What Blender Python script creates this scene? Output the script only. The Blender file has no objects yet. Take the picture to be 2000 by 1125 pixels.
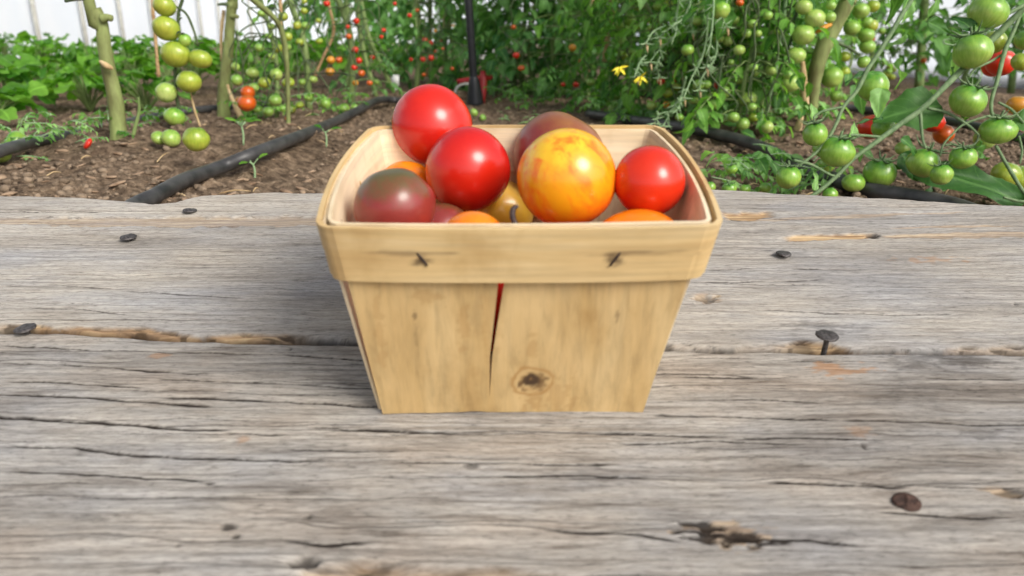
import bpy, bmesh, math, random
import numpy as np
from mathutils import Vector, Matrix, Quaternion

scene = bpy.context.scene
COL = scene.collection
# ------------------------------------------------------------------ camera
FPX = 1500.0
PITCH = math.radians(18.4)
CAM = np.array([0.0, 0.0, 0.13])
cam_d = bpy.data.cameras.new("camera")
cam_d.sensor_width = 36.0
cam_d.lens = FPX / 2000 * 36
cam_d.clip_start = 0.01
cam_d.clip_end = 500
cam_d.dof.use_dof = True
cam_d.dof.focus_distance = 0.44
cam_d.dof.aperture_fstop = cam_d.lens / 2.2
cam_o = bpy.data.objects.new("camera", cam_d)
COL.objects.link(cam_o)
cam_o.location = CAM
cam_o.rotation_euler = (math.pi / 2 - PITCH, 0, 0)
scene.camera = cam_o
# ------------------------------------------------------------------ light
SUN_ELEV = math.radians(38)
SUN_AZ = math.radians(42)          # to the right of straight behind the viewer
sun_dir = Vector((math.cos(SUN_ELEV) * math.sin(SUN_AZ), -math.cos(SUN_ELEV) * math.cos(SUN_AZ), math.sin(SUN_ELEV)))
w = bpy.data.worlds.new("World")
scene.world = w
w.use_nodes = True
wn = w.node_tree
bg = wn.nodes["Background"]
sky = wn.nodes.new("ShaderNodeTexSky")
sky.sky_type = 'NISHITA'
sky.sun_disc = False
sky.sun_elevation = SUN_ELEV
sky.sun_rotation = math.atan2(sun_dir.x, sun_dir.y)
sky.dust_density = 3.0
sky.air_density = 0.8
hs = wn.nodes.new("ShaderNodeHueSaturation"); hs.inputs["Saturation"].default_value = 0.45   # milky roof film whitens the daylight
wn.links.new(sky.outputs[0], hs.inputs["Color"]); wn.links.new(hs.outputs[0], bg.inputs[0])
bg.inputs[1].default_value = 0.15
sl = bpy.data.lights.new("sun", 'SUN')
sl.energy = 2.0
sl.angle = math.radians(26)
sl.color = (1.0, 0.95, 0.87)
so = bpy.data.objects.new("sun", sl)
COL.objects.link(so)
so.rotation_euler = sun_dir.to_track_quat('Z', 'Y').to_euler()
scene.view_settings.view_transform = 'Standard'
scene.view_settings.look = 'None'
scene.view_settings.gamma = 1.0
scene.view_settings.exposure = 0.36

# ------------------------------------------------------------------ projection helpers
FWD = np.array([0, math.cos(PITCH), -math.sin(PITCH)])
UPV = np.array([0, math.sin(PITCH), math.cos(PITCH)])
RGT = np.array([1.0, 0, 0])
def at(px, py, D):
    """a real point of the place at distance D along the view axis"""
    return CAM + D * (FWD + (px - 1000) / FPX * RGT + (562.5 - py) / FPX * UPV)
def at_y(px, py, Y):
    d = FWD + (px - 1000) / FPX * RGT + (562.5 - py) / FPX * UPV
    return CAM + d * (Y / d[1])
def ground(px, py, z=0.0):
    d = FWD + (px - 1000) / FPX * RGT + (562.5 - py) / FPX * UPV
    return CAM + d * ((z - CAM[2]) / d[2])
TILT = math.radians(9)
PH = 0.175
AU = np.array([1.0, 0, 0]); AV = np.array([0, math.cos(TILT), math.sin(TILT)]); AW = np.array([0, -math.sin(TILT), math.cos(TILT)])
def P2W(u, v, w_=0.0):
    return CAM + u * AU + v * AV + (w_ - PH) * AW
PM = Matrix(((1, 0, 0, CAM[0] - PH * AW[0]), (0, AV[1], AW[1], CAM[1] - PH * AW[1]), (0, AV[2], AW[2], CAM[2] - PH * AW[2]), (0, 0, 0, 1)))
PMI = PM.inverted()
def W2P(p):
    q = PMI @ Vector(p); return np.array([q.x, q.y, q.z])
def px2uv(px, py, w_=0.0):
    d = FWD + (px - 1000) / FPX * RGT + (562.5 - py) / FPX * UPV
    t = (w_ - PH) / float(d @ AW)
    p = d * t
    return float(p @ AU), float(p @ AV)

# ------------------------------------------------------------------ noise
def _h(ix, iy, s):
    n = (ix.astype(np.int64) * 374761393 + iy.astype(np.int64) * 668265263 + s * 1442695041) & 0x7fffffff
    n = ((n ^ (n >> 13)) * 1274126177) & 0x7fffffff
    n = n ^ (n >> 16)
    return (n & 0xffffff) / float(0xffffff)
def vn(x, y, s=0):
    x = np.asarray(x, float); y = np.asarray(y, float)
    ix = np.floor(x); iy = np.floor(y); fx = x - ix; fy = y - iy
    fx = fx * fx * (3 - 2 * fx); fy = fy * fy * (3 - 2 * fy)
    a = _h(ix, iy, s); b = _h(ix + 1, iy, s); c = _h(ix, iy + 1, s); d = _h(ix + 1, iy + 1, s)
    return (a * (1 - fx) + b * fx) * (1 - fy) + (c * (1 - fx) + d * fx) * fy - 0.5
def fbm(x, y, s=0, o=4, g=0.5):
    r = 0; a = 1.0
    for i in range(o):
        r = r + a * vn(x * 2 ** i + 13.7 * i, y * 2 ** i + 7.1 * i, s + i); a *= g
    return r
def sstep(a, b, x):
    t = np.clip((x - a) / (b - a), 0, 1); return t * t * (3 - 2 * t)

# ------------------------------------------------------------------ mesh helpers
class Geo:
    def __init__(s): s.v = []; s.f = []; s.n = 0; s.at = {}
    def add(s, v, f, **attrs):
        v = np.asarray(v, float).reshape(-1, 3); f = np.asarray(f, int).reshape(-1, 4)
        s.v.append(v); s.f.append(f + s.n); s.n += len(v)
        for k, a in attrs.items():
            s.at.setdefault(k, []).append((s.n - len(v), np.broadcast_to(np.asarray(a, float), (len(v),))))
        return s
    def mesh(s, name, mat=None, smooth=True):
        m = bpy.data.meshes.new(name)
        v = np.concatenate(s.v) if s.v else np.zeros((0, 3)); f = np.concatenate(s.f) if s.f else np.zeros((0, 4), int)
        m.vertices.add(len(v)); m.vertices.foreach_set("co", v.astype(np.float32).ravel())
        m.loops.add(f.size); m.loops.foreach_set("vertex_index", f.astype(np.int32).ravel())
        m.polygons.add(len(f))
        m.polygons.foreach_set("loop_start", np.arange(0, f.size, 4, dtype=np.int32))
        m.polygons.foreach_set("loop_total", np.full(len(f), 4, dtype=np.int32))
        m.polygons.foreach_set("use_smooth", np.full(len(f), smooth, dtype=bool))
        m.update(calc_edges=True)
        m.validate()
        for k, lst in s.at.items():
            arr = np.zeros(len(v), np.float32)
            for o, a in lst: arr[o:o + len(a)] = a
            if len(m.vertices) == len(v):
                at_ = m.attributes.new(k, 'FLOAT', 'POINT'); at_.data.foreach_set("value", arr)
        if mat: m.materials.append(mat)
        return m
def obj(name, g, mat=None, parent=None, smooth=True):
    m = g.mesh(name, mat, smooth) if isinstance(g, Geo) else g
    o = bpy.data.objects.new(name, m); COL.objects.link(o)
    if parent: o.parent = parent
    return o
def tag(o, label=None, cat=None, group=None, kind=None):
    if label: o["label"] = label
    if cat: o["category"] = cat
    if group: o["group"] = group
    if kind: o["kind"] = kind
    return o
def thing(name, loc, label, cat, group=None):
    o = bpy.data.objects.new(name, None); COL.objects.link(o)
    o.location = loc; o.empty_display_size = 0.02
    return tag(o, label, cat, group)
def grid_faces(nr, nc, wrap=False):
    r = np.arange(nr - 1)[:, None]; c = np.arange(nc if wrap else nc - 1)[None, :]
    a = r * nc + c; b = r * nc + (c + 1) % nc
    return np.stack([a, b, b + nc, a + nc], -1).reshape(-1, 4)
def catmull(pts, n):
    pts = np.asarray(pts, float)
    if len(pts) == 2:
        t = np.linspace(0, 1, n)[:, None]; return pts[0] * (1 - t) + pts[1] * t
    P = np.vstack([2 * pts[0] - pts[1], pts, 2 * pts[-1] - pts[-2]])
    out = []; seg = len(pts) - 1
    for t in np.linspace(0, seg - 1e-6, n):
        i = int(t); u = t - i
        p0, p1, p2, p3 = P[i:i + 4]
        out.append(0.5 * ((2 * p1) + (-p0 + p2) * u + (2 * p0 - 5 * p1 + 4 * p2 - p3) * u * u + (-p0 + 3 * p1 - 3 * p2 + p3) * u ** 3))
    return np.array(out)
def tube(g, pts, rad, n=None, sides=8, bump=0.0, seed=0, **attrs):
    """tapered tube through pts (catmull), rad scalar or list"""
    pts = np.asarray(pts, float)
    n = n or max(4, 5 * (len(pts) - 1) + 1)
    c = catmull(pts, n)
    rad = np.interp(np.linspace(0, 1, n), np.linspace(0, 1, len(np.atleast_1d(rad))), np.atleast_1d(rad)) if np.ndim(rad) else np.full(n, rad)
    t = np.gradient(c, axis=0); t /= np.linalg.norm(t, axis=1)[:, None] + 1e-12
    ref = np.array([0.13, 0.31, 0.94]) if abs(t[0][2]) < 0.8 else np.array([0.95, 0.2, 0.1])
    nrm = np.cross(t, ref); nrm /= np.linalg.norm(nrm, axis=1)[:, None] + 1e-12
    bi = np.cross(t, nrm)
    a = np.linspace(0, 2 * math.pi, sides, endpoint=False)
    rr = rad[:, None] * np.ones(sides)
    if bump: rr = rr * (1 + bump * 2 * vn(np.arange(n)[:, None] * 0.7 + seed, a[None, :] * 1.3 + seed * 3.1, seed))
    v = c[:, None, :] + rr[:, :, None] * (np.cos(a)[None, :, None] * nrm[:, None, :] + np.sin(a)[None, :, None] * bi[:, None, :])
    v = v.reshape(-1, 3)
    f = grid_faces(n, sides, True)
    # end caps: extra ring shrunk to a point
    e0 = np.repeat(c[:1], sides, 0); e1 = np.repeat(c[-1:] + t[-1:] * rad[-1] * .3, sides, 0)
    V = np.vstack([e0, v, e1]); f2 = grid_faces(n + 2, sides, True)
    g.add(V, f2, **attrs)
    return c
def sphere(nu=24, nv=16):
    th = np.linspace(0, math.pi, nv + 1)[:, None]; ph = np.linspace(0, 2 * math.pi, nu, endpoint=False)[None, :]
    v = np.stack([np.sin(th) * np.cos(ph), np.sin(th) * np.sin(ph), np.cos(th) * np.ones_like(ph)], -1).reshape(-1, 3)
    return v, grid_faces(nv + 1, nu, True), th, ph
def rot_to(zdir, spin=0.0):
    q = Vector(zdir).to_track_quat('Z', 'Y')
    return q @ Quaternion((0, 0, 1), spin)
def box(g, lo, hi, M=None, **at_):
    x0, y0, z0 = lo; x1, y1, z1 = hi
    V = np.array([(x0, y0, z0), (x1, y0, z0), (x1, y1, z0), (x0, y1, z0), (x0, y0, z1), (x1, y0, z1), (x1, y1, z1), (x0, y1, z1)], float)
    if M is not None: V = V @ np.array(M.to_3x3()).T + np.array(M.translation)
    g.add(V, [(3, 2, 1, 0), (4, 5, 6, 7), (0, 1, 5, 4), (1, 2, 6, 5), (2, 3, 7, 6), (3, 0, 4, 7)], **at_)

# ------------------------------------------------------------------ material helpers
class Mat:
    def __init__(s, name, rough=0.6):
        s.m = bpy.data.materials.new(name); s.m.use_nodes = True; s.t = s.m.node_tree
        s.b = s.t.nodes["Principled BSDF"]; s.out = s.t.nodes["Material Output"]
        s.b.inputs["Roughness"].default_value = rough
    def n(s, ty, **kw):
        nd = s.t.nodes.new(ty)
        for k, v in kw.items():
            if k in nd.inputs: nd.inputs[k].default_value = v
            else: setattr(nd, k, v)
        return nd
    def l(s, a, b): s.t.links.new(a, b)
    def coords(s, scale=(1, 1, 1), kind='Object'):
        tc = s.n("ShaderNodeTexCoord"); mp = s.n("ShaderNodeMapping"); s.l(tc.outputs[kind], mp.inputs[0])
        mp.inputs["Scale"].default_value = scale; return mp.outputs[0]
    def noise(s, co, scale=5, detail=4, rough=0.55, dist=0.0):
        nd = s.n("ShaderNodeTexNoise"); nd.inputs["Scale"].default_value = scale; nd.inputs["Detail"].default_value = detail
        nd.inputs["Roughness"].default_value = rough; nd.inputs["Distortion"].default_value = dist
        if co is not None: s.l(co, nd.inputs["Vector"])
        return nd.outputs["Fac"]
    def ramp(s, fac, stops):
        r = s.n("ShaderNodeValToRGB"); cr = r.color_ramp
        while len(cr.elements) > 1: cr.elements.remove(cr.elements[-1])
        cr.elements[0].position = stops[0][0]; c = stops[0][1]; cr.elements[0].color = (*c, 1) if len(np.atleast_1d(c)) == 3 else (c, c, c, 1)
        for p, c in stops[1:]:
            e = cr.elements.new(p); e.color = (*c, 1) if len(np.atleast_1d(c)) == 3 else (c, c, c, 1)
        if fac is not None: s.l(fac, r.inputs[0])
        return r.outputs[0]
    def mix(s, fac, a, b, mode='MIX'):
        m = s.n("ShaderNodeMix", data_type='RGBA', blend_type=mode)
        for i, x in ((0, fac), (6, a), (7, b)):
            if isinstance(x, (int, float)): m.inputs[i].default_value = x if i == 0 else (x, x, x, 1)
            elif isinstance(x, tuple): m.inputs[i].default_value = (*x, 1)
            else: s.l(x, m.inputs[i])
        return m.outputs[2]
    def math(s, op, a, b=0.0, clamp=False):
        m = s.n("ShaderNodeMath", operation=op); m.use_clamp = clamp
        for i, x in ((0, a), (1, b)):
            if isinstance(x, (int, float)): m.inputs[i].default_value = x
            else: s.l(x, m.inputs[i])
        return m.outputs[0]
    def attr(s, name): 
        a = s.n("ShaderNodeAttribute"); a.attribute_name = name; return a.outputs["Fac"]
    def bump(s, h, strength=0.3, dist=0.001):
        b = s.n("ShaderNodeBump"); b.inputs["Strength"].default_value = strength; b.inputs["Distance"].default_value = dist
        s.l(h, b.inputs["Height"]); s.l(b.outputs[0], s.b.inputs["Normal"])
    def col(s, c):
        if isinstance(c, tuple): s.b.inputs["Base Color"].default_value = (*c, 1)
        else: s.l(c, s.b.inputs["Base Color"])
        return s

# old grey wood
def mat_plank(name, warm, gain=1.0, calm=0.0):
    M = Mat(name, 0.88); M.b.inputs["Specular IOR Level"].default_value = 0.06
    tc = M.n("ShaderNodeTexCoord")
    # the grain wanders: warp v by a slow noise
    sep = M.n("ShaderNodeSeparateXYZ"); M.l(tc.outputs['Object'], sep.inputs[0])
    wob = M.noise(M.coords((5, 14, 1)), 1.0, 3, 0.5)
    wv = M.math('MULTIPLY', M.math('SUBTRACT', wob, 0.5), 0.022)
    v2 = M.math('ADD', sep.outputs[1], wv)
    def grain(su, sv, det=5, r=0.6, dist=0.0):
        c = M.n("ShaderNodeCombineXYZ"); M.l(M.math('MULTIPLY', sep.outputs[0], su), c.inputs[0]); M.l(M.math('MULTIPLY', v2, sv), c.inputs[1])
        return M.noise(c.outputs[0], 1.0, det, r, dist)
    fine = grain(190, 1350, 6, 0.8); mid = grain(28, 430, 6, 0.72, 0.5); broad = grain(9, 60, 5, 0.62, 0.7)
    pat = M.noise(M.coords((9, 22, 1)), 1.0, 4, 0.6)
    base = M.ramp(mid, [(0.28, (0.13 + .09 * calm, 0.115 + .09 * calm, 0.103 + .09 * calm)), (0.38, (0.27 + .06 * calm, 0.255 + .06 * calm, 0.24 + .06 * calm)), (0.50, (0.39, 0.38, 0.365)), (0.70, (0.48 - .03 * calm, 0.465 - .03 * calm, 0.445 - .03 * calm))])
    fc = M.ramp(fine, [(0.36, 0.38), (0.46, 0.88), (0.62, 1.12)])
    c = M.mix(1.0, base, fc, 'MULTIPLY')
    bc = M.ramp(broad, [(0.32, tuple(x + (.95 - x) * calm for x in (0.62, 0.59, 0.57))), (0.46, (0.95, 0.94, 0.93)), (0.68, tuple(x - (x - 1.0) * calm for x in (1.12, 1.11, 1.10)))])
    c = M.mix(1.0, c, bc, 'MULTIPLY')
    tint = M.ramp(pat, [(0.32, (0.93, 0.965, 1.03)), (0.5, (1.0, 0.98, 0.945)), (0.68, warm)])
    c = M.mix(0.85, c, M.mix(1.0, c, tint, 'MULTIPLY'))
    big = M.noise(M.coords((3.2, 9, 1)), 1.0, 3, 0.6, 0.6)
    c = M.mix(1.0, c, M.ramp(big, [(0.34, (0.80, 0.785, 0.77)), (0.5, (0.99, 0.985, 0.975)), (0.66, (1.15, 1.14, 1.11))]), 'MULTIPLY')
    c = M.mix(1.0, c, (gain, gain * .985, gain * .965), 'MULTIPLY')
    # tan freshly exposed wood
    rawn = M.ramp(grain(14, 420, 5, 0.7), [(0.32, (0.08, 0.04, 0.02)), (0.46, (0.30, 0.18, 0.085)), (0.62, (0.56, 0.40, 0.22))])
    c = M.mix(M.attr('raw'), c, rawn)
    c = M.mix(M.attr('stain'), c, (0.016, 0.012, 0.010))  # stains, plus shade of cracks and seam gap put into the colour
    c = M.mix(M.attr('rust'), c, (0.36, 0.17, 0.06))
    M.col(c)
    # hairline checks open along the grain
    hair = M.ramp(grain(16, 700, 4, 0.6), [(0.30, 0.0), (0.37, 1.0)])
    h = M.math('ADD', M.math('MULTIPLY', fine, 0.5), M.math('MULTIPLY', hair, 0.5))
    M.bump(h, 0.7, 0.0007)
    return M.m
def mat_veneer(name, vertical=True, c0=(0.60, 0.42, 0.19), c1=(0.72, 0.54, 0.28), c2=(0.50, 0.33, 0.13)):
    M = Mat(name, 0.62); M.b.inputs["Specular IOR Level"].default_value = 0.35
    sc = (260, 260, 9) if vertical else (11, 11, 300)
    g1 = M.noise(M.coords(sc), 1.0, 5, 0.6, 0.3)
    sc2 = (45, 45, 6) if vertical else (6, 6, 60)
    g2 = M.noise(M.coords(sc2), 1.0, 4, 0.6, 0.8)
    bl = M.noise(M.coords((38, 38, 30)), 1.0, 4, 0.6)
    c = M.ramp(g2, [(0.30, c2), (0.5, c0), (0.70, c1)])
    c = M.mix(1.0, c, M.ramp(g1, [(0.34, 0.82), (0.5, 0.98), (0.62, 1.05)]), 'MULTIPLY')
    c = M.mix(1.0, c, M.ramp(bl, [(0.30, (0.84, 0.79, 0.72)), (0.46, (1, 1, 1)), (0.7, (1.06, 1.06, 1.08))]), 'MULTIPLY')
    c = M.mix(M.attr('stain'), c, (0.07, 0.04, 0.022))
    c = M.mix(M.attr('ring'), c, (0.42, 0.24, 0.085))
    M.col(c); M.bump(g1, 0.35, 0.0005)
    return M.m
def mat_tomato(name, c_lo, c_mid, c_top, kind='plain', rough=0.26, sss=0.06, topstart=0.35, speck=0.0):
    """colour runs from blossom end to stalk end of the fruit itself"""
    M = Mat(name, rough); M.b.inputs["Specular IOR Level"].default_value = 0.5
    M.b.inputs["Coat Weight"].default_value = 0.2; M.b.inputs["Coat Roughness"].default_value = 0.14
    tc = M.n("ShaderNodeTexCoord"); sep = M.n("ShaderNodeSeparateXYZ"); M.l(tc.outputs['Object'], sep.inputs[0])
    z = M.math('ADD', M.math('MULTIPLY', sep.outputs[2], 0.5), 0.5)
    nz = M.noise(M.coords((1.4, 1.4, 1.4)), 1.6, 3, 0.6)
    z2 = M.math('ADD', z, M.math('MULTIPLY', M.math('SUBTRACT', nz, 0.5), 0.55))
    c = M.ramp(z2, [(0.12, c_lo), (0.5, c_mid), (0.62 + topstart * 0.3, c_mid), (0.95, c_top)])
    if kind == 'stripe':
        st = M.noise(M.coords((2.6, 2.6, 0.75)), 1.25, 5, 0.62, 0.35)
        c = M.mix(M.ramp(st, [(0.50, 0.0), (0.66, 0.85)]), c, (0.84, 0.15, 0.010))
        st2 = M.noise(M.coords((3.2, 3.2, 1.6)), 1.9, 5, 0.6, 0.3)
        c = M.mix(M.ramp(st2, [(0.5, 0.0), (0.75, 0.4)]), c, (0.78, 0.20, 0.015))
    if kind == 'green':
        ang = M.n("ShaderNodeMath", operation='ARCTAN2'); M.l(sep.outputs[0], ang.inputs[0]); M.l(sep.outputs[1], ang.inputs[1])
        cmb = M.n("ShaderNodeCombineXYZ"); M.l(M.math('MULTIPLY', ang.outputs[0], 4.5), cmb.inputs[0]); M.l(M.math('MULTIPLY', sep.outputs[2], 0.9), cmb.inputs[1])
        st = M.noise(cmb.outputs[0], 1.6, 4, 0.65, 0.3)
        c = M.mix(1.0, c, M.ramp(st, [(0.35, (0.80, 0.84, 0.7)), (0.62, (1.12, 1.06, 1.15))]), 'MULTIPLY')
    if speck:
        sp = M.noise(M.coords((1, 1, 1)), 60, 2, 0.5)
        c = M.mix(1.0, c, M.ramp(sp, [(0.35, 1 - speck), (0.6, 1 + speck)]), 'MULTIPLY')
    M.col(c)
    if sss:
        M.b.inputs["Subsurface Weight"].default_value = sss
        M.b.inputs["Subsurface Radius"].default_value = (1.0, 0.4, 0.15)
        M.b.inputs["Subsurface Scale"].default_value = 0.003
    return M.m
def mat_leaf(name, dark, light, trans=0.35, rough=0.5, veins=True):
    M = Mat(name, rough); M.b.inputs["Specular IOR Level"].default_value = 0.35
    v = M.attr('lv'); nz = M.noise(M.coords((1, 1, 1)), 140, 3, 0.6)
    f = M.math('ADD', M.math('MULTIPLY', v, 0.8), M.math('MULTIPLY', M.math('SUBTRACT', nz, 0.5), 0.6), True)
    c = M.ramp(f, [(0.05, dark), (0.85, light)])
    if veins:
        c = M.mix(M.ramp(M.attr('lt'), [(0.0, 0.6), (0.16, 0.0)]), c, tuple(min(1, x * 1.5 + .03) for x in light))
    M.col(c)
    tr = M.n("ShaderNodeBsdfTranslucent"); M.l(M.mix(1.0, c, (1.5, 1.6, 0.7), 'MULTIPLY'), tr.inputs[0])
    ms = M.n("ShaderNodeMixShader"); ms.inputs[0].default_value = trans
    M.l(M.b.outputs[0], ms.inputs[1]); M.l(tr.outputs[0], ms.inputs[2]); M.l(ms.outputs[0], M.out.inputs[0])
    M.bump(nz, 0.4, 0.001)
    return M.m
def mat_simple(name, a, b, scale=(60, 60, 60), rough=0.7, bump=0.3, bd=0.001, spec=0.4, metal=0.0, lo=0.35, hi=0.65):
    M = Mat(name, rough); nz = M.noise(M.coords(scale), 1.0, 5, 0.6)
    M.b.inputs["Specular IOR Level"].default_value = spec; M.b.inputs["Metallic"].default_value = metal
    M.col(M.ramp(nz, [(lo, a), (hi, b)])); M.bump(nz, bump, bd); return M.m

MT = {}
MT['plank_far'] = mat_plank("weathered_plank_cool", (1.06, 1.0, 0.90), 1.04, 0.6)
MT['plank_near'] = mat_plank("weathered_plank_warm", (1.08, 0.97, 0.86), 0.90)
MT['ven_front'] = mat_veneer("veneer_front", True, (0.58, 0.40, 0.18), (0.65, 0.47, 0.23), (0.51, 0.335, 0.135))
MT['ven_side'] = mat_veneer("veneer_side", True, (0.74, 0.58, 0.35), (0.82, 0.68, 0.46), (0.66, 0.49, 0.27))
MT['ven_band'] = mat_veneer("veneer_band", False, (0.64, 0.46, 0.22), (0.72, 0.55, 0.30), (0.56, 0.37, 0.16))
MT['ven_inner'] = mat_veneer("veneer_inner", False, (0.80, 0.66, 0.44), (0.86, 0.74, 0.53), (0.72, 0.56, 0.34))
MT['staple'] = mat_simple("dark_wire", (0.03, 0.02, 0.02), (0.08, 0.05, 0.04), (500,) * 3, 0.5, 0.2, 0.0003, 0.5, 0.4)
MT['brass'] = mat_simple("tan_wire", (0.45, 0.30, 0.12), (0.6, 0.42, 0.2), (500,) * 3, 0.45, 0.2, 0.0003, 0.5, 0.3)
MT['nail'] = mat_simple("nail_iron", (0.03, 0.026, 0.025), (0.11, 0.098, 0.094), (700,) * 3, 0.5, 0.6, 0.0008, 0.5, 0.3)
MT['nail_rust'] = mat_simple("nail_rust", (0.025, 0.015, 0.012), (0.10, 0.055, 0.04), (600,) * 3, 0.8, 1.0, 0.001, 0.3)
MT['t_red'] = mat_tomato("skin_red", (0.60, 0.016, 0.006), (0.52, 0.009, 0.007), (0.46, 0.010, 0.012))
MT['t_red2'] = mat_tomato("skin_red_orange", (0.66, 0.030, 0.006), (0.62, 0.022, 0.006), (0.55, 0.02, 0.008))
MT['t_dark'] = mat_tomato("skin_dark", (0.34, 0.035, 0.022), (0.24, 0.030, 0.024), (0.105, 0.085, 0.028), speck=.12, topstart=0.0, rough=0.34)
MT['t_dark2'] = mat_tomato("skin_dark_brown", (0.28, 0.03, 0.02), (0.20, 0.032, 0.026), (0.26, 0.10, 0.03), speck=.08, topstart=-.2, rough=0.34)
MT['t_yellow'] = mat_tomato("skin_yellow_striped", (0.86, 0.15, 0.006), (0.86, 0.35, 0.008), (0.85, 0.50, 0.025), 'stripe')
MT['t_orange'] = mat_tomato("skin_orange", (0.86, 0.19, 0.006), (0.86, 0.22, 0.006), (0.85, 0.27, 0.008))
MT['t_pale'] = mat_tomato("skin_pale_yellow", (0.80, 0.50, 0.08), (0.82, 0.48, 0.05), (0.8, 0.5, 0.1))
MT['g_near'] = mat_tomato("skin_green", (0.36, 0.48, 0.10), (0.24, 0.43, 0.055), (0.07, 0.25, 0.02), 'green', 0.3, 0.1, 0.0)
MT['g_pale'] = mat_tomato("skin_pale_green", (0.44, 0.53, 0.16), (0.35, 0.50, 0.10), (0.18, 0.37, 0.045), 'green', 0.35, 0.1, 0.0)
MT['g_olive'] = mat_tomato("skin_olive", (0.42, 0.44, 0.06), (0.33, 0.42, 0.045), (0.17, 0.28, 0.02), 'green', 0.3, 0.1, 0.0)
MT['g_far'] = mat_tomato("skin_green_plain", (0.34, 0.46, 0.10), (0.25, 0.42, 0.07), (0.13, 0.31, 0.035), 'plain', 0.35, 0.0, 0.0)
MT['v_red'] = mat_tomato("skin_vine_red", (0.70, 0.035, 0.008), (0.62, 0.025, 0.006), (0.45, 0.05, 0.01), 'plain', 0.3, 0.05)
MT['v_orange'] = mat_tomato("skin_vine_orange", (0.62, 0.12, 0.01), (0.58, 0.10, 0.01), (0.32, 0.10, 0.015), 'plain', 0.3, 0.05)
MT['v_gold'] = mat_tomato("skin_vine_gold", (0.65, 0.30, 0.03), (0.6, 0.25, 0.02), (0.35, 0.22, 0.02), 'plain', 0.3, 0.05)
MT['stem'] = mat_simple("vine_skin", (0.13, 0.19, 0.055), (0.22, 0.30, 0.10), (90, 90, 30), 0.7, 0.4, 0.001)
MT['stem_old'] = mat_simple("woody_vine_skin", (0.13, 0.13, 0.045), (0.27, 0.33, 0.11), (60, 60, 22), 0.75, 0.7, 0.002)
MT['stem_near'] = mat_simple("hairy_vine_skin", (0.10, 0.17, 0.07), (0.19, 0.27, 0.13), (260, 260, 160), 0.7, 0.5, 0.0006)
MT['stem_thin'] = mat_simple("dark_stalk", (0.05, 0.08, 0.03), (0.11, 0.15, 0.06), (90, 90, 30), 0.7, 0.3, 0.001)
MT['stem_pale'] = mat_simple("pale_stalk", (0.20, 0.32, 0.15), (0.32, 0.45, 0.24), (90, 90, 30), 0.7, 0.3, 0.001)
MT['dry'] = mat_simple("dry_leafstalk", (0.42, 0.28, 0.13), (0.66, 0.50, 0.28), (60, 60, 60), 0.8, 0.4, 0.001)
MT['leaf'] = mat_leaf("tomato_leaf", (0.055, 0.18, 0.028), (0.22, 0.47, 0.075), 0.45)
MT['leaf_far'] = mat_leaf("far_tomato_leaf", (0.045, 0.15, 0.04), (0.19, 0.40, 0.11), 0.45)
MT['leaf_pale'] = mat_leaf("pale_tomato_leaf", (0.11, 0.28, 0.07), (0.33, 0.58, 0.19), 0.45)
MT['leaf_near'] = mat_leaf("near_tomato_leaf", (0.028, 0.11, 0.022), (0.10, 0.24, 0.045), 0.28)
MT['leaf_green'] = mat_leaf("salad_leaf", (0.05, 0.18, 0.016), (0.20, 0.44, 0.05), 0.42, 0.45)
MT['petal'] = mat_simple("yellow_petal", (0.75, 0.60, 0.02), (0.85, 0.75, 0.05), (200,) * 3, 0.6, 0.1)
MT['hose'] = mat_simple("black_pipe", (0.016, 0.016, 0.017), (0.085, 0.082, 0.08), (45, 60, 60), 0.45, 0.12, 0.0004, 0.5, 0.0, 0.3, 0.75)
MT['pole'] = mat_simple("black_pole_paint", (0.010, 0.010, 0.012), (0.02, 0.02, 0.024), (40,) * 3, 0.4, 0.1)
MT['redpaint'] = mat_simple("red_plastic", (0.26, 0.010, 0.012), (0.34, 0.015, 0.016), (40,) * 3, 0.4, 0.1)
MT['twine'] = mat_simple("tan_twine", (0.34, 0.20, 0.09), (0.56, 0.38, 0.20), (300,) * 3, 0.9, 0.5, 0.001)
MT['strut'] = mat_simple("galvanised_strut", (0.42, 0.42, 0.38), (0.55, 0.55, 0.5), (30,) * 3, 0.6, 0.1)
MT['board'] = mat_simple("brown_board", (0.16, 0.12, 0.10), (0.30, 0.24, 0.20), (3, 40, 60), 0.85, 0.4, 0.002)
MT['white'] = mat_simple("white_plastic", (0.75, 0.75, 0.73), (0.82, 0.82, 0.8), (30,) * 3, 0.5, 0.1)
MT['clod'] = mat_simple("soil_clod", (0.085, 0.062, 0.043), (0.30, 0.225, 0.155), (90,) * 3, 0.95, 0.8, 0.003, 0.15)
MT['mulch'] = mat_simple("bark_bit", (0.16, 0.10, 0.06), (0.42, 0.30, 0.20), (60,) * 3, 0.9, 0.6, 0.002, 0.2)
def mat_soil():
    M = Mat("soil", 0.95); M.b.inputs["Specular IOR Level"].default_value = 0.15
    a = M.noise(M.coords(), 5, 5, 0.6); b = M.noise(M.coords(), 110, 6, 0.7); d = M.noise(M.coords(), 380, 3, 0.6)
    c = M.ramp(b, [(0.32, (0.045, 0.030, 0.021)), (0.45, (0.13, 0.095, 0.066)), (0.58, (0.25, 0.185, 0.13)), (0.72, (0.44, 0.35, 0.25))])
    c = M.mix(1.0, c, M.ramp(a, [(0.35, (0.72, 0.68, 0.62)), (0.6, (1.12, 1.08, 1.02))]), 'MULTIPLY')
    M.col(c); M.bump(M.math('ADD', b, M.math('MULTIPLY', d, 0.4)), 1.0, 0.006)
    return M.m
MT['soil'] = mat_soil()
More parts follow.
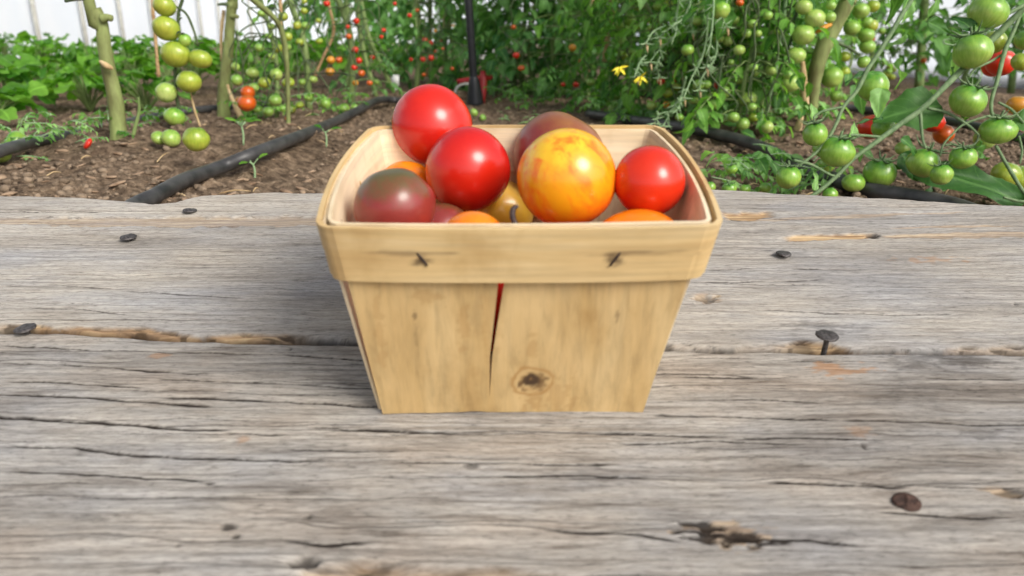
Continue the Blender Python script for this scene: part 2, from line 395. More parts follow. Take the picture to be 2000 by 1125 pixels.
def mat_film(name, tr_):
    M = Mat(name, 0.5); M.b.inputs["Specular IOR Level"].default_value = 0.2; nz = M.noise(M.coords((1.2, 1.2, 0.5)), 1.5, 4, 0.6, 1.0)
    c = M.ramp(nz, [(0.3, (0.84, 0.91, 0.98)), (0.6, (0.90, 0.95, 1.0))]); M.col(c)
    tr = M.n("ShaderNodeBsdfTranslucent"); M.l(c, tr.inputs[0]); ms = M.n("ShaderNodeMixShader"); ms.inputs[0].default_value = tr_
    M.l(M.b.outputs[0], ms.inputs[1]); M.l(tr.outputs[0], ms.inputs[2]); M.l(ms.outputs[0], M.out.inputs[0]); return M.m
MT['film'] = mat_film('greenhouse_film', .12); MT['film_back'] = mat_film('greenhouse_film_backlit', .8)

# ================================================================== GROUND
def plank_top_z(Y): return float(P2W(0, 0.464)[2]) + (Y - float(P2W(0, 0.464)[1])) * math.tan(TILT)
def soil_h(x, y):
    h = 0.012 * fbm(x * 3.2, y * 3.2, 5, 3) + 0.010 * fbm(x * 16, y * 16, 9, 3) + 0.010 * np.maximum(0, fbm(x * 55, y * 55, 21, 3) - .05) + 0.004 * fbm(x * 150, y * 150, 31, 2)
    h = h + 0.028 * np.exp(-(((x + .42) / .22) ** 2 + ((y - .86) / .16) ** 2))          # heap round the left stem
    h = h + 0.020 * np.exp(-(((x - .36) / .16) ** 2 + ((y - 1.02) / .14) ** 2))
    h = h - 0.012 * np.exp(-(((x + .12) / .16) ** 2 + ((y - .75) / .22) ** 2))
    h = h - 0.08 * sstep(1.0, 1.7, x)
    # bank down under the planks
    under = plank_top_z(0) + np.maximum(y, -0.4) * math.tan(TILT) - 0.042
    k = sstep(0.50, 0.53, y)
    return under * (1 - k) + h * k
def axis(lo, hi, step, far):
    a = list(np.arange(lo, hi, step)); d = step; x = a[-1]
    while x < far: d *= 1.22; x += d; a.append(x)
    d = step; x = a[0]
    pre = []
    while x > -far: d *= 1.22; x -= d; pre.append(x)
    return np.array(pre[::-1] + a)
gx = axis(-0.85, 0.85, 0.0042, 60); gy = axis(0.46, 1.75, 0.0042, 60)
X, Y = np.meshgrid(gx, gy)
Z = soil_h(X, Y)
g = Geo(); g.add(np.stack([X, Y, Z], -1), grid_faces(len(gy), len(gx)))
tag(obj("soil", g, MT['soil']), kind="structure")
def gz(x, y): return float(soil_h(np.array([float(x)]), np.array([float(y)]))[0])
def gpt(px, py, lift=0.0):
    p = ground(px, py)
    for _ in range(3): p = ground(px, py, gz(p[0], p[1]) + lift)
    return p

# clods, bark and straw on the soil
rng = np.random.default_rng(4)
sv, sf, _, _ = sphere(8, 6)
def scatter(name, n, mat, smin, smax, flat, label_seed, ylo=0.5, yhi=1.9, cover=1.0, long=1.0):
    g = Geo(); r = np.random.default_rng(label_seed); i = 0; VV = []; SS = []
    while i < n:
        y = ylo + (yhi - ylo) * r.random() ** 1.7; x = (r.random() * 2 - 1) * (0.12 + y * 0.72)
        if vn(x * 7, y * 7, label_seed) > 0.25 * cover: continue
        s = smin + (smax - smin) * r.random() ** 3
        v = sv * (1 + .35 * (r.random((len(sv), 1)) - .5)) * np.array([s * long, s, s * flat])
        # keep seam vertices at poles together
        v[:8] = v[0]; v[-8:] = v[-1]
        a = r.random() * 6.28; b = (r.random() - .5) * .7
        q = np.array((Quaternion((0, 0, 1), a) @ Quaternion((0, 1, 0), b)).to_matrix())
        v = v @ q.T + np.array([x, y, gz(x, y) + s * flat * .3])
        g.add(v, sf); i += 1
    return tag(obj(name, g, mat), kind="stuff")
tag(scatter("soil_clods", 13000, MT['clod'], 0.0008, 0.0045, 0.7, 11), "loose brown clods of earth on the bed behind the planks", "soil clods")
tag(scatter("bark_bits", 3200, MT['mulch'], 0.0008, 0.0040, 0.4, 17, long=2.2), "pale brown bits of bark and dry leaf on the soil", "bark bits")
g = Geo(); r = np.random.default_rng(8)
for i in range(130):
    y = .52 + 1.1 * r.random() ** 1.5; x = (r.random() * 2 - 1) * y * .7; a = r.random() * 3.14; L = .006 + .02 * r.random()
    p = np.array([x, y, gz(x, y) + .003]); q = np.array([x + L * math.cos(a), y + L * math.sin(a), gz(x + L * math.cos(a), y + L * math.sin(a)) + .004])
    tube(g, [p, (p + q) / 2 + [0, 0, .002], q], [.0005, .0006, .0003], 5, 5)
tag(obj("straw", g, MT['dry']), "short dry straws strewn over the soil", "straw", kind="stuff")

# ================================================================== PLANKS
def line_v(pts):
    a = np.array([px2uv(*p) for p in pts]); a = a[np.argsort(a[:, 0])]
    return lambda u: np.interp(u, a[:, 0], a[:, 1])
far_edge = line_v([(-300, 380), (0, 383), (150, 385), (250, 393), (300, 398), (345, 395), (390, 384), (500, 377), (640, 377), (900, 374), (1400, 370), (1600, 377), (1800, 388), (2000, 400), (2300, 408)])
seam = line_v([(-300, 635), (0, 642), (100, 645), (250, 653), (400, 662), (550, 667), (680, 671), (1000, 678), (1310, 681), (1600, 684), (1800, 686), (2000, 686), (2400, 690)])
UA = np.concatenate([np.arange(-.75, -.37, .006), np.arange(-.37, .37, .00105), np.arange(.37, .751, .006)])
def carve(U, V, H, att, pts, width, depth, key=None, amt=1.0, soft=0.35, wob=0.0006, seed=0):
    """a groove or patch following a picture-measured line on the plank"""
    a = np.array([px2uv(p[0], p[1]) for p in pts]); wd = np.array([(p[2] if len(p) > 2 else 1.0) for p in pts])
    o = np.argsort(a[:, 0]); a = a[o]; wd = wd[o]
    vc = np.interp(U, a[:, 0], a[:, 1]) + wob * 2 * fbm(U * 90, U * 0 + seed, seed, 3)
    ww = np.interp(U, a[:, 0], wd) * width * (1 + .5 * fbm(U * 160, U * 0 + 3, seed + 5, 2))
    ends = sstep(a[0, 0], a[0, 0] + .008, U) * (1 - sstep(a[-1, 0] - .008, a[-1, 0], U))
    m = (1 - sstep(soft, 1.0, np.abs(V - vc) / np.maximum(ww, 1e-5))) * ends * (ww > 1e-5)
    H -= depth * m
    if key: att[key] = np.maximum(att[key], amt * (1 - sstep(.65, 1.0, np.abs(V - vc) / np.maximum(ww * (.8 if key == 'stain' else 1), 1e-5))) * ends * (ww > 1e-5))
def pit(U, V, H, att, px, py, rx, ry, depth, key=None, amt=1.0, seed=0, rag=0.5):
    uc, vc = px2uv(px, py); ur = px2uv(px + rx, py)[0] - uc; vr = vc - px2uv(px, py + ry)[1]
    d = np.sqrt(((U - uc) / ur) ** 2 + ((V - vc) / vr) ** 2) + rag * 2 * fbm(U * 220, V * 500, seed, 3)
    m = 1 - sstep(.55, 1.0, d); H -= depth * .35 * m
    if key: att[key] = np.maximum(att[key], amt * m)
def plank(name, vlo, vhi, nv, mat, feats, label, seed, thick=.042):
    name_i = seed == 7
    U, T = np.meshgrid(UA, np.linspace(0, 1, nv))
    e0 = vlo(UA) + .0009 * 2 * fbm(UA * 60, UA * 0, seed, 4); e1 = vhi(UA) + .0009 * 2 * fbm(UA * 45, UA * 0 + 9, seed + 3, 4)
    V = e0[None, :] * (1 - T) + e1[None, :] * T
    H = .0022 * fbm(U * 3.5, V * 16, seed, 2) + (.0009 if name_i else .0005) * fbm(U * 9, V * 120 + .8 * vn(U * 12, V * 20, 3), seed + 2, 3) + .00055 * fbm(U * 30, V * 600, seed + 7, 2)
    att = {'raw': np.zeros_like(U), 'stain': np.zeros_like(U), 'rust': np.zeros_like(U)}
    # worn round arrises
    dE = np.minimum(V - e0[None, :], e1[None, :] - V)
    H -= .0020 * (1 - sstep(0, .0030, dE)) ** 2
    # random drying checks
    r = np.random.default_rng(seed)
    for i in range(feats['checks']):
        uc = r.uniform(-.5, .5); vc = r.uniform(feats['cv'][0], feats['cv'][1]); L = r.uniform(.02, .11); wdt = r.uniform(.00025, .0005)
        sl = r.uniform(-.03, .01); vv = vc + (U - uc) * sl + .0012 * 2 * fbm(U * 40, U * 0 + i, i, 2)
        m = (1 - sstep(.3, 1, np.abs(V - vv) / wdt)) * (1 - sstep(.6, 1, np.abs(U - uc) / L)); H -= r.uniform(.0002, .0006) * m; att['stain'] = np.maximum(att['stain'], m * r.uniform(.2, .9))
    feats['f'](U, V, H, att)
    # wrap the slab: extra ring forming sides and underside
    P = np.stack([U, V, H], -1)
    def ring(P, dz): 
        Q = np.zeros((P.shape[0] + 2, P.shape[1] + 2, 3)); Q[1:-1, 1:-1] = P
        Q[0, 1:-1] = P[0]; Q[-1, 1:-1] = P[-1]; Q[:, 0] = Q[:, 1]; Q[:, -1] = Q[:, -2]
        b = np.zeros(Q.shape[:2], bool); b[0] = b[-1] = True; b[:, 0] = b[:, -1] = True
        Q[..., 2] = np.where(b, dz, Q[..., 2]); return Q
    Q = ring(P, -thick)
    g = Geo(); A = {k: np.pad(a, 1, mode='edge').ravel() for k, a in att.items()}
    g.add(Q, grid_faces(Q.shape[0], Q.shape[1]), **A)
    # underside
    c = [Q[0, 0], Q[0, -1], Q[-1, -1], Q[-1, 0]]
    g.add(np.array(c), [(3, 2, 1, 0)])
    o = obj(name, g, mat); o.matrix_world = PM
    tag(o, label, "plank", "weathered planks under the basket")
    return o
def feat_far(U, V, H, A):
    # long ledge where a strip has split off (left), broken fibres to the right
    carve(U, V, H, A, [(-300, 428, 1), (0, 432, .8), (200, 434, 1.3), (420, 434, 1.5), (640, 432, 1.3), (760, 430, .6)], .0060, .0010, 'raw', .38, .8, .0003, 3)
    carve(U, V, H, A, [(-300, 440), (0, 431), (180, 439, .7), (420, 441, .7), (700, 439, .7)], .0006, .0008, 'stain', .6, .3, .0003, 4)
    carve(U, V, H, A, [(0, 425, .5), (200, 426, .7), (420, 427), (700, 424)], .0009, .0008, None)
    carve(U, V, H, A, [(1400, 416, .4), (1440, 419, 1), (1480, 417, 1), (1520, 418, .8)], .0065, .0020, 'raw', .9, .6, .0012, 5)
    carve(U, V, H, A, [(1400, 418, .5), (1430, 425, 1), (1470, 424, 1), (1515, 422, .6)], .0024, .0015, 'stain', .85, .3, .0012, 6)
    carve(U, V, H, A, [(1525, 467, .7), (1570, 464, 1), (1640, 461, 1), (1715, 459, 1)], .0042, .0014, 'raw', .9, .7, .0005, 7)
    carve(U, V, H, A, [(1525, 471, .7), (1570, 469, 1), (1640, 466, 1), (1715, 462, 1)], .0009, .0006, 'stain', .7, .7, .0008, 27)
    pit(U, V, H, A, 1706, 461, 13, 6, .006, 'stain', .85, 7)
    carve(U, V, H, A, [(1715, 462, .4), (1850, 460, 1), (2000, 458, 1), (2300, 458, 1)], .0045, .0006, 'raw', .45, .2, .0008, 8)
    carve(U, V, H, A, [(1730, 444, .3), (1850, 441, 1), (1990, 440, .5)], .0022, .0008, 'raw', .4, .2, .0008, 9)
    carve(U, V, H, A, [(1400, 425, .3), (1450, 430, 1), (1540, 425, 1), (1700, 418, .8), (1900, 412, .3)], .003, .0004, 'raw', .35, .2, .0008, 19)
    pit(U, V, H, A, 1380, 588, 24, 9, .0065, 'stain', .5, 10); pit(U, V, H, A, 1376, 583, 30, 12, .001, 'raw', .45, 11)
    pit(U, V, H, A, 1825, 615, 12, 5, .003, 'stain', .8, 12); pit(U, V, H, A, 1983, 592, 7, 3, .003, 'stain', .8, 13)
    pit(U, V, H, A, 1540, 497, 60, 9, .0, 'stain', .22, 14, .8); pit(U, V, H, A, 255, 470, 50, 9, 0, 'stain', .25, 15, .8)
    pit(U, V, H, A, 1610, 640, 60, 12, 0, 'stain', .25, 16, .8); pit(U, V, H, A, 1820, 508, 60, 5, 0, 'rust', .35, 18, .9)
    for i, p in enumerate([[(0, 602), (150, 606), (240, 615), (260, 620)], [(0, 560), (110, 556), (240, 566)], [(1480, 608), (1600, 612), (1750, 616), (1900, 614)], [(240, 570), (330, 574), (480, 584)], [(1350, 556), (1500, 552), (1620, 547)], [(1360, 530), (1500, 524), (1700, 528)],
                           [(1730, 444), (1790, 439), (1850, 438)], [(0, 413), (60, 416), (200, 417)], [(560, 548), (650, 552), (700, 549)]]):
        carve(U, V, H, A, p, .0006, .0005, 'stain', .8, .5, .0005, 30 + i)  # crack lines painted dark for dirt and the shade inside them
    # ragged lower edge at the seam with bare tan wood
    ev = seam(U) + .0017
    d = (V - ev)
    rag = 2 * fbm(U * 45, U * 0 + 2, 77, 4)
    uL0 = px2uv(20, 650)[0]; uL1 = px2uv(470, 660)[0]
    mL = sstep(uL0 - .02, uL0 + .01, U) * (1 - sstep(uL1, uL1 + .05, U))
    uR0 = px2uv(1500, 683)[0]; uRm = px2uv(1730, 683)[0]
    mR = sstep(uR0, uR0 + .02, U) * (1 - .75 * sstep(uRm, uRm + .03, U))
    wdt = .0016 + .0017 * mL + .0024 * mR * (.6 + rag * .8) + .0022 * rag
    m = (1 - sstep(.75, 1.0, d / np.maximum(wdt, .0006)))
    H -= m * (.0016 + .0014 * vn(U * 120, V * 600, 5)); A['raw'] = np.maximum(A['raw'], m * (.15 + .7 * np.maximum(mL, mR)))
    uk = px2uv(1700, 672)[0]; k = np.exp(-((U - uk) / .018) ** 2) * m; A['stain'] = np.maximum(A['stain'], k * .8); H -= .0008 * k
    m2 = 1 - sstep(.6, 1, d / (.0009 + .0010 * np.maximum(0, rag + .2))); H -= .004 * m2; A['stain'] = np.maximum(A['stain'], .95 * m2)  # shade of the open seam painted along this plank edge
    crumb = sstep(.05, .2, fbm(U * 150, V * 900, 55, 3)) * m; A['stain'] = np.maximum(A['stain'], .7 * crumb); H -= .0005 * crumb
    ud0 = px2uv(520, 665)[0]; ud1 = px2uv(760, 672)[0]; m3 = sstep(ud0, ud0 + .02, U) * (1 - sstep(ud1 - .01, ud1, U)) * (1 - sstep(.7, 1, d / (.0030 + .0012 * rag))); H -= .006 * m3; A['stain'] = np.maximum(A['stain'], m3)  # deep shade of the wider gap painted as near-black colour
    # hole round the leftmost nail
    pit(U, V, H, A, 40, 648, 50, 10, .006, 'stain', .6, 41, .3)
def feat_near(U, V, H, A):
    d = seam(U) - .0014 - V; A['stain'] = np.maximum(A['stain'], .95 * (1 - sstep(.4, 1, d / (.0010 + .0012 * np.maximum(0, fbm(U * 60, U * 0 + 5, 88, 3))))))  # gap shade painted on the facing edge of the near plank
    cr = [([(0, 672), (180, 682), (380, 690), (560, 695), (700, 704), (760, 706)], 1.0, 3), ([(0, 707), (160, 713), (300, 724), (420, 731)], 1.1, 3), ([(300, 738), (480, 746), (690, 757), (800, 760)], 1.0, 3),
          ([(0, 742), (130, 746), (290, 756)], .9, 2), ([(-100, 764), (0, 767), (150, 773), (320, 785), (430, 792)], 1.5, 3.5), ([(300, 772), (420, 776), (560, 783), (700, 793), (800, 796)], 1.2, 3),
          ([(-100, 808), (0, 814), (120, 820), (250, 828), (380, 838), (460, 840)], 2.0, 4), ([(590, 833), (690, 840), (760, 842), (900, 846)], 1.3, 3.5), ([(420, 846), (580, 850)], 1.0, 2),
          ([(0, 868), (150, 874), (240, 888), (360, 894), (540, 899), (640, 903)], 1.4, 4), ([(540, 877), (660, 883), (800, 884)], .8, 2), ([(760, 902), (980, 908), (1130, 911), (1210, 910)], 1.2, 3),
          ([(1260, 813), (1420, 815), (1600, 820), (1650, 822)], 1.2, 3), ([(1630, 821), (1770, 823), (1900, 830), (2050, 828)], 1.1, 2), ([(1150, 848), (1300, 853), (1420, 855)], 1.1, 2.5),
          ([(1420, 862), (1600, 857), (1730, 860)], .9, 2), ([(1200, 872), (1400, 865), (1580, 869)], .9, 2), ([(1330, 700), (1480, 701)], .8, 2), ([(1530, 706), (1650, 710)], .8, 2), ([(1360, 781), (1480, 782), (1620, 788)], .8, 2),
          ([(1480, 943), (1640, 947), (1790, 951)], 1.4, 3), ([(900, 935), (1100, 930), (1290, 938)], .8, 1), ([(1290, 1038), (1500, 1055), (1700, 1068)], 1.0, 1), ([(540, 1062), (650, 1066), (740, 1062)], 1.2, 1.5),
          ([(1050, 1040), (1250, 1050), (1350, 1064)], 1.0, 1.5), ([(0, 922), (200, 930), (420, 944)], 1, 1), ([(1700, 1000), (1850, 1010), (2000, 1012)], 1, 1), ([(1800, 739), (1900, 741), (2000, 742)], 1, 1.5), ([(1320, 740), (1500, 737)], 1, 1.5)]
    for i, (p, wd, dp) in enumerate(cr):
        carve(U, V, H, A, p, .00068 * wd, .00028 * dp, 'stain', .97, .3, .0004, 60 + i)  # near-black across groove and walls: dirt plus painted shade of the crack
    pit(U, V, H, A, 1380, 1038, 52, 20, .003, 'stain', .9, 91, .9); pit(U, V, H, A, 1440, 1057, 60, 17, .003, 'stain', .9, 92, .9); pit(U, V, H, A, 1410, 1046, 80, 24, .0008, 'raw', .45, 93, .7)
    pit(U, V, H, A, 1975, 962, 32, 10, .003, 'stain', .6, 94, .5); pit(U, V, H, A, 1960, 960, 40, 12, .001, 'raw', .5, 95)
    pit(U, V, H, A, 445, 1031, 16.5, 11.2, .002, 'stain', .8, 96, .3); pit(U, V, H, A, 462, 1050, 9, 6.4, .002, 'stain', .8, 97, .3); pit(U, V, H, A, 605, 1012, 9, 6.4, .002, 'stain', .8, 98, .3)
    pit(U, V, H, A, 350, 1066, 9, 6.4, .002, 'stain', .7, 99, .3); pit(U, V, H, A, 410, 945, 12, 4.8, .002, 'stain', .7, 100, .3); pit(U, V, H, A, 920, 915, 16, 7, .0015, 'stain', .55, 101, .7)
    pit(U, V, H, A, 1686, 870, 7.5, 9.6, .002, 'stain', .7, 102, .3); pit(U, V, H, A, 568, 683, 6, 4, .002, 'stain', .8, 103, .3)
    pit(U, V, H, A, 1640, 722, 60, 14, 0, 'rust', .55, 104, .6); pit(U, V, H, A, 1780, 775, 60, 10, 0, 'stain', .2, 105, .8); pit(U, V, H, A, 1860, 700, 110, 22, 0, 'stain', .35, 106, .9)
    pit(U, V, H, A, 1670, 845, 30, 10, 0, 'rust', .25, 107, .6); pit(U, V, H, A, 470, 865, 12, 22, 0, 'rust', .35, 108, .6); pit(U, V, H, A, 1930, 845, 60, 9, .001, 'stain', .3, 109, .8)
    pit(U, V, H, A, 170, 1015, 60, 9, 0, 'stain', .3, 110, .8); pit(U, V, H, A, 310, 695, 22, 6, 0, 'rust', .4, 111, .6)
    # broken arris at the near edge
    a0 = px2uv(575, 1100)[0]; a1 = px2uv(1080, 1100)[0]
    lim = np.interp(U, [a0 - .006, a0 + .004, a0 + .02, (a0 + a1) / 2, a1 - .012, a1 + .03], [.150, .1600, .1628, .1612, .1596, .150]) + .0008 * 2 * fbm(U * 70, U * 0, 123, 3)
    m = (1 - sstep(-.0016, .0016, V - lim)); H -= m * .0045; A['raw'] = np.maximum(A['raw'], m * .6); A['stain'] = np.maximum(A['stain'], m * np.clip(.35 + 2 * fbm(U * 120, V * 600, 66, 3), 0, .9))
    pit(U, V, H, A, 600, 1098, 40, 14, .006, 'stain', .8, 130, .4)
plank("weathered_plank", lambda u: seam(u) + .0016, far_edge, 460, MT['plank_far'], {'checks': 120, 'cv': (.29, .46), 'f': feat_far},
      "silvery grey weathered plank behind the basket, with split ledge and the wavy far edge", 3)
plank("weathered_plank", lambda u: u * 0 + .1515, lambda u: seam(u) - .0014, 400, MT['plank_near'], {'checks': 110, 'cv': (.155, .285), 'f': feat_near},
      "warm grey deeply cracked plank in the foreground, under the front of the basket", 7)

# nails
def nail(px, py, head_r, height, lean, label, mat='nail', flat=False, seed=0):
    # base at plank surface so that the head projects at (px,py)
    u, v = px2uv(px, py, height)
    rt = thing("nail", P2W(u, v, 0), label, "nail", "old nails in the planks")
    rt.rotation_euler = (TILT + lean[0], lean[1], lean[2] if len(lean) > 2 else 0)
    g = Geo(); n = 28; prof = [(0.0, .45), (.55, .5), (.85, .38), (1.0, .1), (1.0, -.25), (.8, -.55), (.34, -.9), (.30, -1.1)]
    a = np.linspace(0, 2 * math.pi, n, endpoint=False); th = .0013 if not flat else .0009
    V = []
    for (r_, z_) in prof:
        rr = r_ * head_r * (1 + .09 * 2 * vn(a * 1.1 + seed, a * 0 + seed * 5, seed))
        zz = height + z_ * th + .0003 * 2 * vn(np.cos(a) * 2 + seed, np.sin(a) * 2 * r_, seed + 3)
        V.append(np.stack([rr * np.cos(a), rr * np.sin(a), zz * np.ones(n)], -1))
    g.add(np.array(V), grid_faces(len(prof), n, True)); obj("head", g, MT[mat], rt)
    g = Geo(); tube(g, [(0, 0, height - .0005), (0.0001, 0, height * .4), (0, 0, -.008)], .0012 if not flat else .001, 8, 10, .05, seed); obj("shank", g, MT[mat], rt)
nail(370, 411, .0042, .0022, (-.10, .06), "bent over nail in the thin far strip of the plank, above the split ledge", seed=1)
nail(250, 463, .0044, .0022, (-.03, .05), "round dark nail head just below the split ledge, left of the basket", seed=2)
nail(50, 641, .0046, .0024, (-.02, -.06), "broad nail head sunk in a dark hole in the seam at the left edge", seed=3)
nail(1530, 495, .0042, .0022, (-.06, .05), "small dished nail right of the basket, below the long tan split", seed=4)
nail(1616, 655, .0046, .0078, (0, .01), "tall nail standing proud of the seam on a visible shank", seed=5)
nail(1771, 980, .0044, .0006, (0, .06, -.5), "flat rusty nail head driven flush into the front plank", 'nail_rust', True, 6)

# ================================================================== BASKET
BV = px2uv(996, 806)[1]          # front bottom edge
HB = .0812; B0 = .0496; B1 = .0618; KY = .90; SK = .024      # shallower than wide
BC = BV + B0 * KY
basket = thing("basket", P2W(0.0, BC, 0), "small pale wood veneer punnet filled with mixed tomatoes, standing on the planks", "basket")
basket.rotation_euler = (TILT, 0, math.radians(0.4)); basket.scale = (1, KY, 1)
def aw(z): return B0 + (B1 - B0) * z / HB
def veneer_panel(name, side, mat, wl0, wl1, z1=HB - .001, th=.0011, nu=60, nz=70, crack=None, out=0.0, bow=.0008, parent=None, feat=None, ydisp=0):
    """side 0 front(-y) 1 right 2 back 3 left; trapezoid sheet with thickness"""
    s = np.linspace(-1, 1, nu); 
    if crack is not None:
        s = np.concatenate([np.linspace(-1, crack['s'] - 1e-4, nu // 2), np.linspace(crack['s'] + 1e-4, 1, nu // 2)])
    z = np.linspace(0.0004, z1, nz); S, Zz = np.meshgrid(s, z)
    W_ = wl0 + (wl1 - wl0) * Zz / z1
    x = S * W_
    if crack is not None:
        t = Zz / z1
        cx = np.interp(t, [0, .12, .35, .62, .95, 1], crack['x']); gap = np.interp(t, [0, .10, .3, .55, .8, 1], crack['gap'])
        left = S < crack['s']
        sl_ = s[nu // 2 - 1]; sr_ = s[nu // 2]
        x = np.where(left, -W_ + (S + 1) / (sl_ + 1) * (cx - gap / 2 + W_), cx + gap / 2 + (S - sr_) / (1 - sr_) * (W_ - cx - gap / 2))
        S = np.where(np.abs(S - crack['s']) < 2e-4, crack['s'], S)
    y = -(aw(Zz) + out) - (bow * (1 - S ** 2) * np.sin(Zz / z1 * 3.0) if side % 2 == 0 else .0046 * (1 - S ** 2) * (Zz / z1) ** 1.5) - .0003 * fbm(S * 3, Zz * 60, side + 5, 2)
    y = y + ydisp
    zz = Zz + np.where(Zz < .001, .0005 * fbm(S * 4, S * 0 + side, side, 2), 0)
    R = Matrix.Rotation(side * math.pi / 2, 3, 'Z'); R = np.array(R)
    zz = zz + (.0011 * (1 - (S - .15) ** 2) * np.exp(-Zz / .004) if side == 0 else 0)
    F = np.stack([x, y, zz], -1); B = F + np.array([0, th, 0])
    att = {'stain': np.zeros_like(x), 'ring': np.zeros_like(x)}
    if feat: feat(x, zz, att)
    def wrap(c0, c1, which=None):
        f = F[:, c0:c1]; b = B[:, c0:c1]
        # closed loop of columns: front, then back reversed
        ring = np.concatenate([f, b[:, ::-1]], 1)
        at_ = {k: np.concatenate([a[:, c0:c1], a[:, c0:c1][:, ::-1]], 1) for k, a in att.items()}
        nr, nc = ring.shape[:2]
        rk = ring @ R.T; rk[..., 0] += SK * rk[..., 2]; ff = grid_faces(nr, nc, True)
        if which is not None:
            cc = np.arange(len(ff)) % nc; rr_ = np.arange(len(ff)) // nc; closed = gap[:, 0] <= 1e-9
            edge = (nc // 2 - 1) if which == 0 else nc - 1
            ff = ff[~((cc == edge) & closed[np.minimum(rr_ + 1, nr - 1)])]
        g.add(rk, ff, **{k: a.ravel() for k, a in at_.items()})
        n2 = nc // 2
        for row in (0, nr - 1):
            strip = np.stack([ring[row, :n2], ring[row, ::-1][:n2]], 0)
            sk_ = strip @ R.T; sk_[..., 0] += SK * sk_[..., 2]; g.add(sk_, grid_faces(2, n2), **{k: np.stack([a[row, :n2], a[row, :n2]]).ravel() for k, a in at_.items()})
    g = Geo()
    if crack is not None: h = nu // 2; wrap(0, h, 0); wrap(h, 2 * h, 1)
    else: wrap(0, nu)
    me = g.mesh(name, mat, False)
    if crack is not None:
        bm = bmesh.new(); bm.from_mesh(me); bmesh.ops.remove_doubles(bm, verts=bm.verts, dist=2e-6); bm.to_mesh(me); bm.free()
    return obj(name, me, None, basket)
def front_feat(x, z, A):
    def blob(cx, cz, rx, rz, k, amt, rag=.5):
        d = np.sqrt(((x - cx) / rx) ** 2 + ((z - cz) / rz) ** 2) + rag * 2 * fbm(x * 500, z * 500, 3, 2)
        A[k] = np.maximum(A[k], amt * (1 - sstep(.5, 1, d)))
    kx, kz = .0065, .0165
    blob(kx, kz, .0060, .0050, 'stain', 1.0, .35)
    d = np.sqrt(((x - kx) / .0075) ** 2 + ((z - kz) / .0066) ** 2) + .12 * 2 * fbm(x * 300, z * 300, 3, 2)
    A['ring'] = np.maximum(A['ring'], .95 * np.exp(-((d - 1.0) / .11) ** 2)); A['ring'] = np.maximum(A['ring'], .35 * np.exp(-((d - .6) / .15) ** 2))
    blob(kx + .001, .006, .0035, .008, 'ring', .45, .8); blob(.017, .010, .006, .008, 'ring', .35, .8)
    blob(-.0345, .0465, .0010, .0036, 'stain', .55, .5); blob(-.0345, .038, .0008, .006, 'stain', .22, .5); blob(.0345, .0465, .0009, .003, 'stain', .4, .5)
    blob(-.018, .042, .0024, .014, 'ring', .35, .6); blob(-.009, .045, .004, .016, 'ring', .22, .6); blob(.006, .033, .0022, .006, 'ring', .4, .6); blob(-.047, .04, .002, .02, 'ring', .3, .6)
    blob(-.030, .054, .005, .004, 'ring', .4, .7)
veneer_panel("front_panel", 0, MT['ven_front'], .0488, .0585, nu=150, nz=120, crack={'s': -.08, 'x': [-.0085, -.0088, -.0085, -.0064, -.0038, -.0036], 'gap': [0, 0, .0007, .0014, .0023, .0025]}, out=.0010, bow=.0006, feat=front_feat)
veneer_panel("back_panel", 2, MT['ven_side'], .0488, .0600, out=.0002)
veneer_panel("side_panel", 1, MT['ven_side'], .0480, .0600, out=-.0006)
veneer_panel("side_panel", 3, MT['ven_side'], .0480, .0600, out=.0010)
g = Geo(); box(g, (-.0475, -.0475, .0009), (.0475, .0475, .0021), stain=0.0, ring=0.0); obj("bottom_panel", g, MT['ven_side'], basket)
def band(name, mat, z0, z1, off, th, rad, bow, seed, n=220, nz=14, feat=None, flare=0.0):
    """closed strip following a rounded square round the rim"""
    g = Geo(); t = np.linspace(0, 4, n, endpoint=False)
    rows = []; att = {'stain': [], 'ring': []}
    for layer in (0, 1):
        zs = np.linspace(z0, z1, nz) if layer == 0 else np.linspace(z1, z0, nz)
        for z in zs:
            a = aw(z) + off + (0 if layer == 0 else -th) + flare * (z - z0)
            r_ = rad - (0 if layer == 0 else th) * .5
            side = np.floor(t).astype(int) % 4; f = t - np.floor(t)      # f 0..1 along a side incl. half corners
            # perimeter param: straight from -a+r .. a-r then quarter arc
            L = 2 * (a - r_); arc = r_ * math.pi / 2; d = f * (L + arc)
            st = d < L
            x = np.where(st, -a + r_ + d, a - r_ + r_ * np.sin(np.clip((d - L) / r_, 0, math.pi / 2)))
            y = np.where(st, -a, -a + r_ - r_ * np.cos(np.clip((d - L) / r_, 0, math.pi / 2)))
            bw = np.where(side % 2 == 1, .0046, bow) * (1 - (np.clip(x / a, -1, 1)) ** 2) * st
            y = y - bw
            c = np.cos(side * math.pi / 2); s_ = np.sin(side * math.pi / 2)
            X_ = x * c - y * s_ + SK * z; Y_ = x * s_ + y * c
            zt = z + .0007 * 2 * vn(t * 2.3 % 9.2, t * 0 + seed, seed) * (1 if layer == 0 else 1)
            # the rim sags a little at the middle of the near side
            zt = zt - .0006 * (side == 0) * st * (1 - (x / a) ** 2)
            rows.append(np.stack([X_, Y_, zt], -1))
            A = {'stain': np.zeros(n), 'ring': np.zeros(n)}
            if feat and layer == 0: feat(X_, Y_, z + t * 0, A)
            for k in att: att[k].append(A[k])
    V = np.array(rows); V = np.concatenate([V, V[:1]], 0)
    for k in att: att[k].append(att[k][0])
    g.add(V, grid_faces(len(V), n, True), **{k: np.array(a).ravel() for k, a in att.items()})
    return obj(name, g, mat, basket, False)
SX = (-.0292, .0322); SZ = .0700
